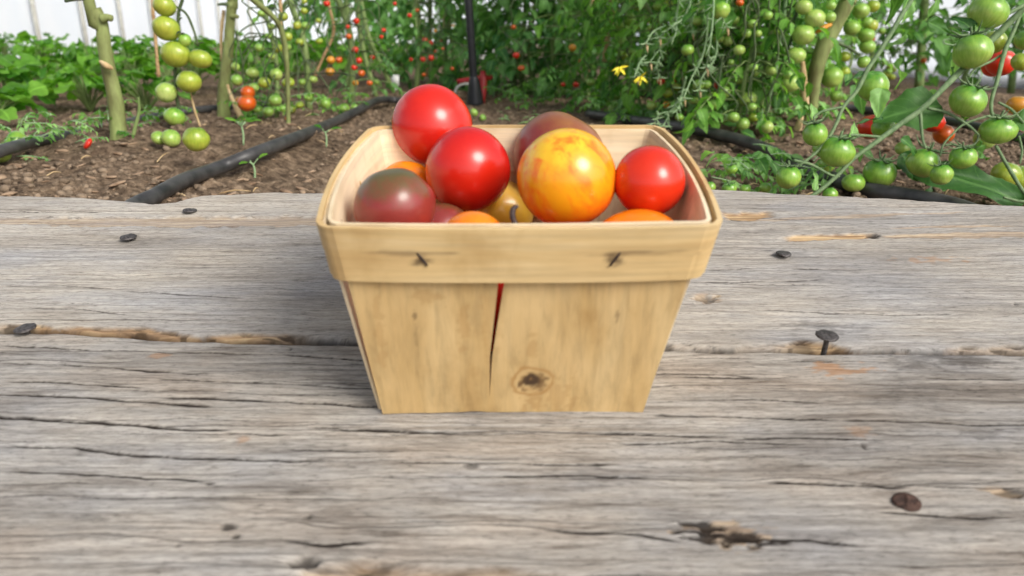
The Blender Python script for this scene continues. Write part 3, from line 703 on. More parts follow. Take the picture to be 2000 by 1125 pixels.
def band_feat(x, y, z, A):
    fr = y < -.05
    for cx, sg in ((SX[0], 1), (SX[1], -1)):
        d = np.sqrt(((x - cx) / .0035) ** 2 + ((z - SZ - .0005) / .0028) ** 2) + .5 * 2 * fbm(x * 350, z * 900, 3, 2)
        A['stain'] = np.maximum(A['stain'], .8 * (1 - sstep(.1, 1, d)) * fr)
        d = np.sqrt(((x - cx + sg * .004) / .020) ** 2 + ((z - SZ - .0028) / .0013) ** 2) + .4 * 2 * fbm(x * 150, z * 1200, 5, 2)
        A['stain'] = np.maximum(A['stain'], .55 * (1 - sstep(.1, 1, d)) * fr)
    d = np.abs(x + .058) / .006; A['ring'] = np.maximum(A['ring'], .3 * (1 - sstep(.2, 1, d)) * fr)
band("outer_band", MT['ven_band'], .0618, HB + .0005, .0027, .0015, .0055, .0022, 3, n=400, nz=24, feat=band_feat, flare=-.02)
band("inner_band", MT['ven_inner'], .0625, HB + .0002, -.0009, .0012, .003, .0004, 8, nz=8)
def staple(p, q, mat, r_=.0005):
    g = Geo(); p = np.array(p, float); q = np.array(q, float)
    tube(g, [p, p * .7 + q * .3, p * .3 + q * .7, q], [r_ * .7, r_, r_, r_ * .7], 8, 6, .2, 3); return obj("staple", g, mat, basket)
fy = -(aw(SZ) + .0027 + .0018 - .0003)
staple((SX[0] - .0018, fy, SZ + .0032), (SX[0] + .0016, fy - .0003, SZ - .0020), MT['staple'], .0005)
staple((SX[1] + .0022, fy, SZ + .0032), (SX[1] - .0012, fy - .0003, SZ - .0022), MT['staple'], .0005)
ix = aw(.068) - .0030
ix += .003
staple((-ix, -.036, .0735), (-ix + .0008, -.0335, .0675), MT['staple'], .0004)
staple((-ix + .0002, .008, .0735), (-ix + .0004, .0095, .0665), MT['brass'], .0004)
staple((ix, -.036, .0720), (ix - .0006, -.040, .0650), MT['staple'], .0004)

# ================================================================== TOMATOES
def tomato_mesh(key, mat, nu=24, nv=16, lump=.03, dimple=.13, oblate=.93, seed=0, ribs=0.0, nip=0.0):
    v, f, th, ph = sphere(nu, nv)
    th2 = np.repeat(th, nu, 1).ravel(); ph2 = np.tile(ph, (nv + 1, 1)).ravel()
    r_ = 1 + lump * 2 * vn(v[:, 0] * 1.3 + 5 + seed, v[:, 1] * 1.3 + v[:, 2] * 1.7 + seed * 3, seed)
    r_ = r_ - dimple * np.exp(-(th2 / .33) ** 2) + nip * np.exp(-((math.pi - th2) / .12) ** 2)
    if ribs: r_ = r_ * (1 + ribs * np.cos(ph2 * 5 + seed) * np.exp(-(th2 / .9) ** 2))
    v = v * r_[:, None]; v[:, 2] *= oblate
    v[:nu] = v[:nu].mean(0); v[-nu:] = v[-nu:].mean(0)
    g = Geo(); g.add(v, f); return g.mesh(key, MT[mat])
basket_tomatoes = []
def btom(px, py, r_px, r_m, mat, axis_, label, seed=0, obl=.96, lump=.02, sq=None, nip=.012, dD=0):
    D = r_m * FPX / r_px + dD
    p = at(px, py, D)
    m = tomato_mesh("tomato", mat, 72, 48, lump, 0 if mat == 't_yellow' else .06, obl, seed, 0, nip)
    o = obj("tomato", m); o.location = p; o.rotation_mode = 'QUATERNION'; o.rotation_quaternion = rot_to(axis_, seed)
    o.scale = (r_m,) * 3 if sq is None else (r_m * sq[0], r_m * sq[1], r_m * sq[2])
    tag(o, label, "tomato", "tomatoes in the wood basket"); basket_tomatoes.append((label[:30], p, r_m))
    return o
btom(845, 246, 79, .0182, 't_red', (-.5, .5, -.4), "bright red tomato at the very top of the heap, back left in the basket", 1)
btom(914, 332, 83, .0178, 't_red', (-.2, .9, .35), "glossy red tomato in the middle, in front of the topmost one", 2)
btom(772, 404, 79, .0145, 't_dark', (-.10, -.05, 1.0), "dusky purple brown tomato with green shoulder in the front left corner of the basket", 3, lump=.03)
btom(1092, 308, 92, .0208, 't_dark2', (.5, .1, .9), "dark brownish purple tomato behind the big yellow one", 4)
btom(1107, 349, 97, .0188, 't_yellow', (-.45, -.25, .85), "big yellow tomato with orange red flames, the largest in the basket", 5, obl=1.0, nip=0)
btom(1268, 354, 69, .0132, 't_red2', (.2, .9, .3), "orange red tomato against the right side of the basket", 6, obl=1.04)
btom(795, 368, 56, .0125, 't_orange', (.1, .4, .9), "orange tomato peeping out between the dusky one and topmost red", 7)
btom(925, 476, 67, .0122, 't_orange', (.1, .4, .7), "orange tomato low at the front rim, below the middle red one", 8)
btom(1238, 492, 92, .0150, 't_orange', (.1, .8, .4), "wide orange tomato low at the front rim, right of the yellow one", 9, sq=(1.24, 1, 1.05), dD=0.033)
btom(984, 410, 60, .0138, 't_pale', (.3, -.1, .6), "pale yellow tomato deep between the middle red and big yellow ones", 10)
btom(866, 456, 60, .0125, 't_dark', (.1, .6, .6), "dull dark tomato deep in shade, between the dusky and the front orange one", 11)  # dark skin stands in for shade on a red tomato
btom(968, 330, 62, .0155, 't_orange', (.1, .6, .6), "orange tomato hidden behind the middle red one, against the back", 12)
btom(985, 560, 92, .0178, 't_red', (.1, .6, .6), "red tomato seen only through the split in the front panel", 13)
for i, (bx0, by0, rr0, mm) in enumerate([(-.030, .024, .0150, 't_orange'), (.001, .026, .0160, 't_dark'), (.031, .025, .0150, 't_red'), (-.031, -.006, .0145, 't_pale'), (.030, -.004, .0150, 't_orange'), (-.002, -.004, .0150, 't_red2'), (-.030, -.028, .0120, 't_red'), (.020, -.029, .0120, 't_dark')]):
    o = obj("tomato", tomato_mesh("tomato", mm, 40, 28, .03, .06, .95, i, 0, .01)); o.location = P2W(bx0, BC + by0, .0022 + rr0); o.scale = (rr0,) * 3; o.rotation_euler = (i, .5 * i, i * 2.1)
    tag(o, "tomato at the bottom of the basket, buried under the visible fruit", "tomato", "tomatoes buried at the bottom of the basket")
# dark calyx stalk curl beside the yellow tomato
g = Geo(); pts = [at(1012, 402, .262), at(1003, 408, .262), at(1001, 422, .261), at(1006, 436, .260), at(1014, 444, .260)]
tube(g, pts, [.0005, .0010, .0011, .0010, .0005], 18, 8); tag(obj("tomato_stalk", g, MT['staple']), "black shrivelled stalk curl at the lower left of the big yellow tomato", "stalk")

# ================================================================== PLANT LIBRARY
def leaf_template(rows, cols, kind):
    t = np.linspace(0, 1, rows); s = np.linspace(-1, 1, cols)
    if kind == 'tomato': prof = np.sin(np.pi * t ** .75) ** .8 * (1 - .25 * t); ser = .22 * np.abs(np.sin(t * math.pi * 3.2 + .4))
    elif kind == 'near': prof = np.sin(np.pi * t ** .62) ** .75 * (1 - .22 * t); ser = .10 * np.abs(np.sin(t * math.pi * 4.2 + .6)) + .03 * np.abs(np.sin(t * math.pi * 15))
    else: prof = np.sin(np.pi * t ** 1.3) ** .55; ser = .24 * np.abs(np.sin(t * math.pi * 3.5))
    prof = prof * (1 - ser); prof[0] = .03; prof[-1] = .02
    T, S = np.meshgrid(t, s, indexing='ij')
    x = S * prof[:, None]; y = T.copy()
    lt = np.abs(S)
    if kind == 'near': lt = np.minimum(lt, .55 * np.abs(np.sin((T - .28 * np.abs(S)) * math.pi * 6.5)) + .03)
    return T, S, x, y, lt
TPL = {'t': leaf_template(8, 3, 'tomato'), 'n': leaf_template(70, 25, 'near'), 'g': leaf_template(11, 5, 'green')}
def leaflet(g, base, direc, normal, L, W, curl=.3, fold=.3, lv=.5, tpl='t', wave=.0, seed=0, twist=0.0):
    T, S, x, y, lt = TPL[tpl]
    d = np.asarray(direc, float); d = d / np.linalg.norm(d); n = np.asarray(normal, float); n = n - d * (n @ d); n /= np.linalg.norm(n) + 1e-9; s = np.cross(d, n)
    ang = curl * T
    yy = L * np.where(abs(curl) > 1e-3, np.sin(ang) / max(abs(curl), 1e-3) * np.sign(curl if curl else 1), T); zz = -L * (1 - np.cos(ang)) / (curl if abs(curl) > 1e-3 else 1)
    zz = zz + fold * np.abs(x) * W + wave * L * (.5 * np.sin(T * 9 + S * 2 + seed) * np.abs(S) + .6 * vn(T * 3 + seed, S * 2, seed))
    xx = x * W
    v = np.asarray(base) + xx[..., None] * s + yy[..., None] * d + zz[..., None] * n
    g.add(v.reshape(-1, 3), grid_faces(*T.shape), lv=np.full(T.size, lv), lt=lt.ravel())
def compound(g, gs, base, direc, L, rng, droop=.8, lsize=.35, tpl='t', n=7, stemr=.0012):
    """tomato leaf: a drooping rachis with leaflets both sides"""
    d = np.asarray(direc, float); d /= np.linalg.norm(d)
    pts = [np.asarray(base, float)]; dd = d.copy()
    for i in range(4):
        dd = dd + np.array([0, 0, -droop * .25]) + rng.normal(0, .08, 3); dd /= np.linalg.norm(dd); pts.append(pts[-1] + dd * L / 4)
    c = catmull(pts, 9)
    tube(gs, pts, [stemr, stemr * .8, stemr * .4], 7, 5)
    lv = rng.random()
    side = np.cross(d, [0, 0, 1]); side /= np.linalg.norm(side) + 1e-9
    for k in range(n):
        t = .25 + .75 * k / (n - 1); i = min(8, int(t * 8)); p = c[i]; tan = c[min(8, i + 1)] - c[max(0, i - 1)]; tan /= np.linalg.norm(tan) + 1e-9
        sd = 0 if k == n - 1 else (1 if k % 2 else -1)
        dr = tan * (.5 if sd else 1) + side * sd + np.array([0, 0, -.25]) + rng.normal(0, .22, 3)
        nr = np.array([0, 0, 1.0]) + rng.normal(0, .35, 3)
        s = L * lsize * rng.uniform(.6, 1.15) * (1.2 if not sd else 1)
        leaflet(g, p, dr, nr, s, s * rng.uniform(.26, .36), rng.uniform(.3, 1.4), rng.uniform(.1, .6), min(1, max(0, lv + rng.normal(0, .25))), tpl, .05, int(rng.integers(99)))
CAL = {}
def calyx_mesh(mat='stem_near'):
    if mat in CAL: return CAL[mat]
    g = Geo(); r = np.random.default_rng(3)
    for k in range(6):
        a = k * 2 * math.pi / 6 + r.normal(0, .12); d = np.array([math.cos(a), math.sin(a), .12])
        pts = [np.array([0, 0, .85]), d * np.array([.30, .30, 0]) + [0, 0, .93], d * np.array([.68, .68, 0]) + [0, 0, .93 + r.uniform(-.05, .15)], d * np.array([1.22, 1.22, 0]) + [0, 0, .95 + r.uniform(-.15, .6)]]
        tube(g, pts, [.05, .09, .07, .015], 8, 5)
    tube(g, [(0, 0, .85), (0.02, 0, 1.1), (.08, 0, 1.35)], [.09, .07, .07], 6, 6)
    CAL[mat] = g.mesh("calyx", MT[mat]); return CAL[mat]
TM = {}
def vtom(parent, p, r_, mat='g_far', up=(0, 0, 1), seed=0, calyx=False, hi=False, spin=None, obl=None, cal_mat='stem_near'):
    key = (mat, seed % 3, hi)
    if key not in TM: TM[key] = tomato_mesh("tomato", mat, 44 if hi else 20, 30 if hi else 14, .04, .12, .90 + .04 * (seed % 3), seed % 3 + 1, .02 if hi else 0)
    o = obj("tomato", TM[key]); o.parent = parent
    o.location = Vector(p) - parent.location; o.rotation_mode = 'QUATERNION'
    rr = random.Random(seed * 7 + 1); u = Vector(up) + Vector((rr.gauss(0, .15), rr.gauss(0, .15), 0))
    o.rotation_quaternion = rot_to(u, rr.random() * 6.28); o.scale = (r_ * rr.uniform(.95, 1.05), r_ * rr.uniform(.95, 1.05), r_ * rr.uniform(.90, 1.04))
    if calyx:
        c = obj("calyx", calyx_mesh(cal_mat)); c.parent = o
    return o
def sub(pts, root): return [np.asarray(p, float) - np.array(root.location) for p in pts]
def shift(g, root):
    for i in range(len(g.v)): g.v[i] = g.v[i] - np.array(root.location)
    return g
def part(name, g, mat, root):
    if not g.v: return None
    return obj(name, shift(g, root), MT[mat], root)

def bush(px, py, label, cat="tomato plant", height=.5, width=.13, nleaf=26, leafL=.10, mat='leaf', stem='stem', fruits=(), seed=0, leaf_lo=.02, group="tomato plants in the greenhouse rows", stem_r=.006, base=None, lean=(0, 0), lsize=.33, truss=True, calyx=False, dens=7, spread=1.0):
    rng = np.random.default_rng(seed); b = gpt(px, py) if base is None else np.array(base, float)
    root = thing("tomato_plant", b, label, cat, group)
    gs = Geo(); top = b + np.array([lean[0], lean[1], height])
    pts = [b - [0, 0, .01]] + [b + (top - b) * t + rng.normal(0, .012, 3) * [1, 1, 0] for t in (.2, .4, .6, .8)] + [top]
    c = tube(gs, pts, [stem_r, stem_r * .95, stem_r * .7, stem_r * .4], 26, 8, .12, seed)
    gl = Geo(); gst = Geo()
    for i in range(nleaf):
        h = leaf_lo + (height - leaf_lo) * (i + rng.random()) / nleaf
        k = min(25, int(h / height * 25)); p = c[k]; a = rng.random() * 6.28
        d = np.array([math.cos(a), math.sin(a), rng.uniform(-.1, .5)]) 
        p0 = p; p = p + d * [width, width, 0] * rng.uniform(0, .45) * spread
        tube(gst, [p0, (p0 + p) / 2 + [0, 0, .004], p], .0011, 5, 5)
        compound(gl, gst, p, d, leafL * rng.uniform(.6, 1.2), rng, rng.uniform(.6, 1.3), lsize, 't', dens, .0009)
    part("stem", gs, stem, root); part("leafstalks", gst, stem, root); part("foliage", gl, mat, root)
    gt = Geo()
    for i, (fx, fy_, fr, fm) in enumerate(fruits):
        D = float(np.dot(b - CAM, FWD)) + rng.uniform(-.16, -.08)
        p = at(fx, fy_, D); vtom(root, p, fr / FPX * D, fm, seed=seed + i, calyx=calyx)
        q = p + [0, 0, fr / FPX * D]
        tube(gt, [q, q + [rng.normal(0, .006), 0, .012], q + [rng.normal(0, .015), .01, .045], c[int(min(25, max(0, (q[2] + .06 - b[2]) / height * 25)))]], [.0008, .0011, .0012, .0012], 9, 5)
    part("fruit_stalks", gt, 'stem_thin', root)
    return root
# ================================================================== GREENHOUSE SHELL
def wall(name, p0, p1, z0, z1, label, struts, board=False, n=80):
    p0 = np.array([*p0, z0], float); p1 = np.array([*p1, z0], float); d = p1 - p0; L = np.linalg.norm(d); d /= L; nn = np.array([-d[1], d[0], 0])
    root = thing(name, (p0 + p1) / 2, label, "greenhouse wall"); g = Geo()
    s = np.linspace(0, L, n); h = np.linspace(0.0, z1 - z0, 24); S, H = np.meshgrid(s, h)
    W_ = .02 * fbm(S * 1.3, H * 1.1, 3, 3)
    P = p0 + S[..., None] * d + H[..., None] * [0, 0, 1] + W_[..., None] * nn
    g.add(P, grid_faces(24, n)); part("film", g, 'film_back' if board else 'film', root)
    for k in struts:
        g = Geo(); b = p0 + d * k + nn * -.035; tube(g, [b - [0, 0, .1], b + [0, 0, (z1 - z0) * .5], b + [0, 0, z1 - z0]], .013, 6, 8); part("strut", g, 'strut', root)
    if board:
        g = Geo(); M = Matrix.Translation(Vector(p0 - nn * .05)) @ Matrix.Rotation(math.atan2(d[1], d[0]), 4, 'Z'); box(g, (0, -.02, -.12), (L, .02, .075), M); part("base_board", g, 'board', root)
    return root
wall("greenhouse_wall", (-2.50, 0.9), (-2.95, 9.6), -.05, 2.1, "white plastic film wall behind the leafy greens on the left, on thin pale struts", [.30 + .555 * i for i in range(16)])
wall("greenhouse_wall", (2.05, 1.1), (1.75, 9.6), -.09, 1.9, "white plastic film wall at the far right, above a brown base board", [.7 + 1.2 * i for i in range(7)], board=True)
wall("greenhouse_wall", (-2.95, 9.6), (1.75, 9.6), -.05, 2.1, "white plastic end wall glimpsed between the plant rows behind the black pole", [1.2, 2.1, 3.4])

# ================================================================== PIPES
def pipe(name, pts, r_, label, sink=.15, cat="irrigation hose", last=None, group="black irrigation hoses"):
    P = []
    for q in pts:
        lift = q[2] if len(q) > 2 else 0
        p = ground(q[0], q[1], .004 + r_)
        z = np.mean([gz(p[0] + a, max(.56, p[1] + b_)) for a in (-.05, -.02, 0, .02, .05) for b_ in (-.04, 0, .04)])
        p = ground(q[0], q[1], z + r_ * (1 - sink) + lift + .003)
        P.append(p)
    g = Geo(); tube(g, P, r_, 12 * len(P), 16, .004, 3); tag(obj(name, g, MT['hose']), label, cat, group)
pipe("irrigation_hose", [(205, 440), (262, 402), (300, 384), (360, 352), (430, 327), (500, 299), (580, 268), (655, 237), (700, 215, .004), (738, 196, .008), (775, 196, .004), (815, 206)], .0063, "thick dusty black hose snaking from the far plank toward the row on the left")
pipe("irrigation_hose", [(-500, 345), (-250, 330), (-60, 314), (10, 292), (75, 275), (150, 262), (230, 244), (310, 226), (370, 217), (440, 210), (520, 204)], .0056, "black hose passing behind the left stem and under the leafy greens")
pipe("irrigation_hose", [(1150, 222), (1230, 234), (1290, 242), (1360, 254), (1440, 272), (1500, 293), (1545, 318), (1620, 348), (1700, 372), (1770, 384), (1860, 402), (1980, 446)], .0068, "thick black hose bending through the soil right of the basket, under the green fruit")
pipe("irrigation_hose", [(1640, 208), (1700, 216), (1800, 228), (1900, 246), (2000, 272), (2100, 300)], .0062, "thinner black hose on the far right soil, behind the near tomato vine")

# ================================================================== POLE AND TOOLS
b = gpt(929, 206); t_ = at_y(905, -150, b[1])
pole = thing("support_pole", b, "slim black pole standing in the path between the rows, slightly leaning", "pole")
g = Geo(); tube(g, [b - [0, 0, .01], b + (t_ - b) * .5, b + (t_ - b) * 1.0, b + (t_ - b) * 2.2], .0078, 16, 14); part("shaft", g, 'pole', pole)
g = Geo(); tube(g, [b - [0, 0, .005], b + (t_ - b) * .06, b + (t_ - b) * .13, b + (t_ - b) * .17], [.018, .015, .011, .008], 8, 14); part("foot", g, 'pole', pole)
b = gpt(940, 196); st = thing("red_stand", b, "red plastic watering stand half hidden behind the foot of the black pole", "watering stand")
g = Geo(); tube(g, [b - [0, 0, .01], b + [.004, .01, .03], b + [.003, .02, .055]], [.007, .008, .006], 8, 10); part("upright", g, 'redpaint', st)
g = Geo(); c = at_y(938, 153, b[1] + .02); e = at_y(893, 160, b[1] + .02); tube(g, [e, (c + e) / 2, c, c + [.02, .03, 0]], .006, 10, 10); part("cross_arm", g, 'redpaint', st)
g = Geo(); tube(g, [at_y(888, 184, b[1]), at_y(892, 172, b[1]), at_y(903, 165, b[1]), at_y(925, 163, b[1])], .0028, 14, 8); part("bent_pipe", g, 'strut', st)
p = at_y(953, 150, 3.4); bx_ = thing("white_crate", [p[0], p[1], gz(p[0], p[1])], "small white crate on the ground beyond the black pole", "crate")
g = Geo(); zz = gz(p[0], p[1]); box(g, (p[0] - .05, p[1] - .04, zz - .01), (p[0] + .05, p[1] - .034, zz + .08)); box(g, (p[0] - .05, p[1] + .034, zz - .01), (p[0] + .05, p[1] + .04, zz + .08)); box(g, (p[0] - .05, p[1] - .034, zz - .01), (p[0] - .044, p[1] + .034, zz + .08)); box(g, (p[0] + .044, p[1] - .034, zz - .01), (p[0] + .05, p[1] + .034, zz + .08)); part("crate_sides", g, 'white', bx_)
g = Geo(); box(g, (p[0] - .053, p[1] - .043, zz + .08), (p[0] + .053, p[1] + .043, zz + .088)); part("lid", g, 'redpaint', bx_)
p = gpt(773, 178); lb = thing("plant_label", p, "small white plant label stuck in the soil at the end of the left row", "plant label")
g = Geo(); box(g, (p[0] - .0015, p[1] - .001, p[2] - .01), (p[0] + .0015, p[1] + .001, p[2] + .012)); part("spike", g, 'white', lb)
g = Geo(); box(g, (p[0] - .0085, p[1] - .0012, p[2] + .012), (p[0] + .0085, p[1] + .0012, p[2] + .036)); part("plate", g, 'white', lb)

# ================================================================== LEAFY GREENS, LEFT BED
def salad(x, y, h, label, seed, group):
    rng = np.random.default_rng(seed); b = np.array([x, y, gz(x, y)]); root = thing("salad_plant", b, label, "leafy plant", group)
    gl = Geo(); gs = Geo()
    for i in range(int(rng.integers(24, 32))):
        a = rng.random() * 6.28; out = rng.uniform(.15, 1.0); hh = h * rng.uniform(.55, 1.0) * (1.1 - .35 * out)
        d = np.array([math.cos(a), math.sin(a), 0]); tip = b + d * out * .05 + [0, 0, hh]
        tube(gs, [b, b + d * out * .02 + [0, 0, hh * .55], tip], [.0015, .0013, .0008], 6, 6)
        L = rng.uniform(.026, .052)
        leaflet(gl, tip - [0, 0, .004], d * (.5 + out) + [0, 0, rng.uniform(-.1, .7)], np.array([0, 0, 1.0]) - d * .3 + rng.normal(0, .25, 3), L, L * rng.uniform(.36, .52), rng.uniform(.3, 1.5), rng.uniform(-.1, .4), rng.random(), 'g', .22, int(rng.integers(99)))
    part("leafstalks", gs, 'stem', root); part("foliage", gl, 'leaf_green', root)
ORD = 'first second third fourth fifth sixth seventh eighth ninth tenth eleventh twelfth thirteenth fourteenth fifteenth sixteenth'.split()
rs = np.random.default_rng(5); k = 0
for row, (y0, n, hh, lab) in enumerate([(1.06, 9, .070, "small leafy plant, %s from the left in the row beside the back hose"), (1.30, 12, .088, "bright green leafy plant, %s from the left in the second row of the left bed"), (1.58, 13, .108, "leafy green plant, %s from the left in the middle row of the left bed"), (1.85, 16, .12, "tall leafy plant, %s from the left in the row near the film wall"), (2.25, 16, .115, "leafy plant, %s from the left in the fifth row of the left bed"), (2.85, 16, .125, "leafy plant, %s from the left in the hindmost row of the left bed")]):
    cnt = 0
    for i in range(n):
        x = -1.02 * y0 * .72 - .12 + i * (.105 + .01 * row) + rs.normal(0, .012)
        if x > (-.63, -.61, -.46, -.30, -.26, -.25)[row]: continue
        y = y0 + rs.normal(0, .02) + .12 * (x + 1) * (row > 0); salad(x, y, hh * rs.uniform(.8, 1.12), lab % ORD[cnt], 100 + k, "leafy greens in the left bed"); k += 1; cnt += 1

# ================================================================== PRUNED VINES, LEFT ROW
def vine(name_label, pts, rads, D, mat, hi_end=None):
    """woody stem along measured points standing at distance D"""
    P = [at_y(x, y, D) for x, y in pts]; zb = gz(P[0][0], P[0][1]); P[0][2] = zb - .008
    root = thing("tomato_plant", [P[0][0], P[0][1], zb], name_label, "tomato plant", "pruned tomato plants in the left row")
    if hi_end is not None: P.append(P[-1] + np.array(hi_end))
    g = Geo(); tube(g, P, [r_ / FPX * D for r_ in rads] + ([rads[-1] / FPX * D * .7] if hi_end is not None else []), 40, 14, .10, 5)
    part("stem", g, mat, root); return root, P
def stalk(root, name, pts, rads, D, mat, sides=7, n=None):
    g = Geo(); tube(g, [at_y(x, y, D if len(q) == 0 else D + q[0]) for x, y, *q in pts], [r_ / FPX * D for r_ in rads], n or 6 * len(pts), sides, .06, 2); return part(name, g, mat, root)
D1 = float(gpt(230, 272)[1])
v1, P1 = vine("thick pruned green stem standing left in a heap of soil, bare of leaves", [(231, 273), (230, 240), (224, 190), (213, 140), (204, 90), (199, 52), (186, 18), (168, -20)], [17, 15, 14, 12.5, 12, 12, 10.5, 10], D1, 'stem_old', (-.04, .02, .45))
stalk(v1, "stub", [(200, 36), (210, 34), (219, 36)], [9, 7, 6], D1 - .006, 'stem_old')
stalk(v1, "stub", [(170, -3), (150, -2), (127, 2)], [4, 3.5, 3], D1 - .004, 'stem_thin')
stalk(v1, "leaf_scar", [(196, 120, -.01), (208, 128, -.014), (220, 134, -.010)], [3, 6, 3], D1, 'dry')
stalk(v1, "shoot", [(258, 275), (265, 245), (272, 215), (270, 190)], [4, 3.5, 3, 2], D1, 'stem')
# fruit of the near left truss (hangs in front of the row)
DT = .90
tr = [(321, 12, 21, 'g_olive'), (325, 55, 24.5, 'g_olive'), (343, 106, 27, 'g_olive'), (391, 115, 21.5, 'g_olive'), (369, 159, 23, 'g_olive'), (325, 181, 19, 'g_pale'), (341, 228, 20, 'g_near'), (361, 78, 12, 'g_near')]
b = at_y(352, -60, DT); b[2] = gz(b[0], b[1]); 
tb = np.array([b[0] + .05, b[1] + .18, 0]); tb[2] = gz(tb[0], tb[1])
v2 = thing("tomato_plant", tb, "left tomato plant with the long hanging truss of olive green fruit reaching the soil", "tomato plant", "pruned tomato plants in the left row")
g = Geo(); top2 = at_y(356, -130, DT + .06); tube(g, [tb + [0, 0, -.01], tb + [.01, -.02, .12], (tb + top2) / 2 + [.02, 0, .05], top2, top2 + [0, 0, .25]], [.003, .0035, .004, .006, .006], 30, 8, .1, 4); part("stem", g, 'stem_old', v2)
for i, (x, y, r_, m) in enumerate(tr): vtom(v2, at_y(x, y, DT), r_ / FPX * DT * .98, m, up=(0.1, .3, .9), seed=i, hi=True)
for x, y, r_, m in [(386, 270, 24, 'g_olive'), (336, 268, 19, 'g_pale'), (312, 268, 15, 'g_pale')]:
    p = gpt(x, y + r_ * .9); rr = r_ / FPX * (float(np.dot(p - CAM, FWD))); vtom(v2, p + [0, 0, rr * .8], rr, m, up=(.2, -.1, 1), seed=x, hi=True)
stalk(v2, "truss", [(356, -130), (362, -30), (348, 30), (352, 80), (344, 120), (342, 170), (350, 215), (358, 250), (352, 262)], [3.5, 3.2, 3, 3, 3, 3.2, 3.5, 3, 2], DT + .012, 'stem_thin', n=50)
stalk(v2, "truss", [(342, 12, .01), (362, 25, .01), (375, 50, .01), (388, 90, .01)], [2, 2.4, 2.4, 2], DT, 'stem_thin')
stalk(v2, "truss", [(372, 180, .01), (380, 215, .015), (392, 250, .02)], [1.5, 2.5, 2], DT, 'dry')
for q in [((352, 30), (343, 22)), ((352, 62), (343, 70)), ((350, 40), (356, 36)), ((352, 70), (362, 66)), ((385, 88), (400, 84)), ((385, 90), (378, 84))]:
    stalk(v2, "sepal", [(*q[0], .0), ((q[0][0] + q[1][0]) / 2, (q[0][1] + q[1][1]) / 2 - 3, -.004), (*q[1], -.006)], [1.5, 1.6, .4], DT, 'stem_thin', 5)
D2 = float(gpt(438, 226)[1])
v3, P3 = vine("second bare green stem from the left, with two orange fruit and a dry leafstalk", [(437, 227), (436, 190), (439, 150), (446, 100), (449, 50), (453, 5), (455, -30)], [13, 11, 10.5, 9.5, 9, 9, 8], D2, 'stem_old', (.02, .02, .4))
stalk(v3, "dry_leafstalk", [(444, 165), (452, 190), (464, 215), (474, 236)], [2.5, 4, 6, 6.5], D2 - .03, 'dry')
stalk(v3, "dry_leafstalk", [(437, 20), (432, 70), (433, 120)], [3.5, 3, 3], D2 + .01, 'dry')
stalk(v3, "stub", [(452, 32), (462, 32), (466, 34)], [5, 4, 3], D2 - .005, 'stem_old')
stalk(v3, "stub", [(448, 10), (436, 8), (425, 9)], [4, 3, 2], D2 - .005, 'stem_thin')
stalk(v3, "truss", [(460, 60), (466, 90), (474, 120), (474, 150), (481, 172)], [2, 2, 2, 2, 1.6], D2, 'stem_thin')
stalk(v3, "truss", [(474, 105), (490, 85), (500, 68)], [1.6, 1.6, 1.4], D2, 'stem_thin')
for i, (x, y, r_, m) in enumerate([(482, 201, 17.5, 'v_orange'), (484, 181, 13, 'v_orange'), (469, 196, 9, 'v_gold')]): vtom(v3, at_y(x, y, D2 - .13 + .014 * i), r_ / FPX * (D2 - .12), m, seed=i + 4, hi=False)

GA = 'g_far'; GO = 'g_olive'; GP = 'g_pale'; R_ = 'v_red'; OR = 'v_orange'; GD = 'v_gold'
fA = [(510, 26, 7, GA), (530, 52, 8, GP), (524, 70, 7, GA), (553, 32, 10, GO), (580, 50, 8, GO), (594, 21, 7, GO), (562, 71, 9, GO), (507, 93, 9, GA), (542, 94, 10, GO), (560, 91, 8, GA), (530, 110, 7, GP), (493, 142, 12, GP), (539, 145, 12, GP), (516, 161, 12, GO), (563, 161, 12, GO), (496, 171, 10, GP), (462, 156, 11, GA), (460, 130, 9, GP), (538, 196, 12, GA), (524, 218, 11, GA)]
fB = [(503, 213, 10, GA), (553, 212, 9, GA), (567, 213, 11, GO), (487, 225, 9, GA), (635, 202, 11, GA), (672, 212, 11, GA), (693, 210, 8, GA), (594, 2, 6, GO), (596, 50, 8, GA), (585, 82, 8, GO), (612, 155, 8, GP), (590, 160, 7, GA), (602, 190, 9, GA), (585, 205, 8, GO)]
fC = [(638, 7, 7, R_), (679, 52, 4.5, R_), (696, 41, 6, R_), (694, 97, 7, R_), (701, 118, 6.5, R_), (692, 132, 6, R_), (706, 143, 7, OR), (646, 117, 8, GD), (644, 140, 9, GD), (722, 162, 6, OR), (694, 162, 6, GD), (681, 71, 6, OR), (623, 80, 7, GO), (622, 40, 6, GO)]
fD = [(749, 59, 5, R_), (745, 72, 4, R_), (800, 30, 5, R_), (771, 7, 4, R_), (727, 112, 5, R_), (662, 117, 7, OR), (760, 140, 5, GA), (735, 160, 6, GA)]
fE = [(826, 116, 5.5, R_), (842, 113, 6, R_), (828, 146, 4, OR), (841, 84, 5, R_), (830, 78, 5, R_), (883, 134, 4, OR), (815, 20, 4, OR), (850, 60, 3, GD), (865, 95, 3, OR), (885, 50, 3, GD), (803, 116, 4, R_)]
LG = "tomato plants in the left row"
bush(540, 224, "tomato plant with tight trusses of small green fruit, right of the second bare stem", height=.5, nleaf=10, leaf_lo=.0, leafL=.07, fruits=fA, seed=1, group=LG, stem_r=.004, mat='leaf')
bush(604, 215, "tomato plant with tan twine and green fruit low over the soil left of the hose", height=.55, nleaf=13, leaf_lo=.0, leafL=.07, fruits=fB, seed=2, group=LG, stem_r=.006)
bush(684, 205, "tomato plant with red and orange fruit against the white wall, left of the basket", height=.6, nleaf=17, leaf_lo=.0, leafL=.07, fruits=fC, seed=3, group=LG, stem_r=.006, lean=(-.05, .0), mat='leaf_far')
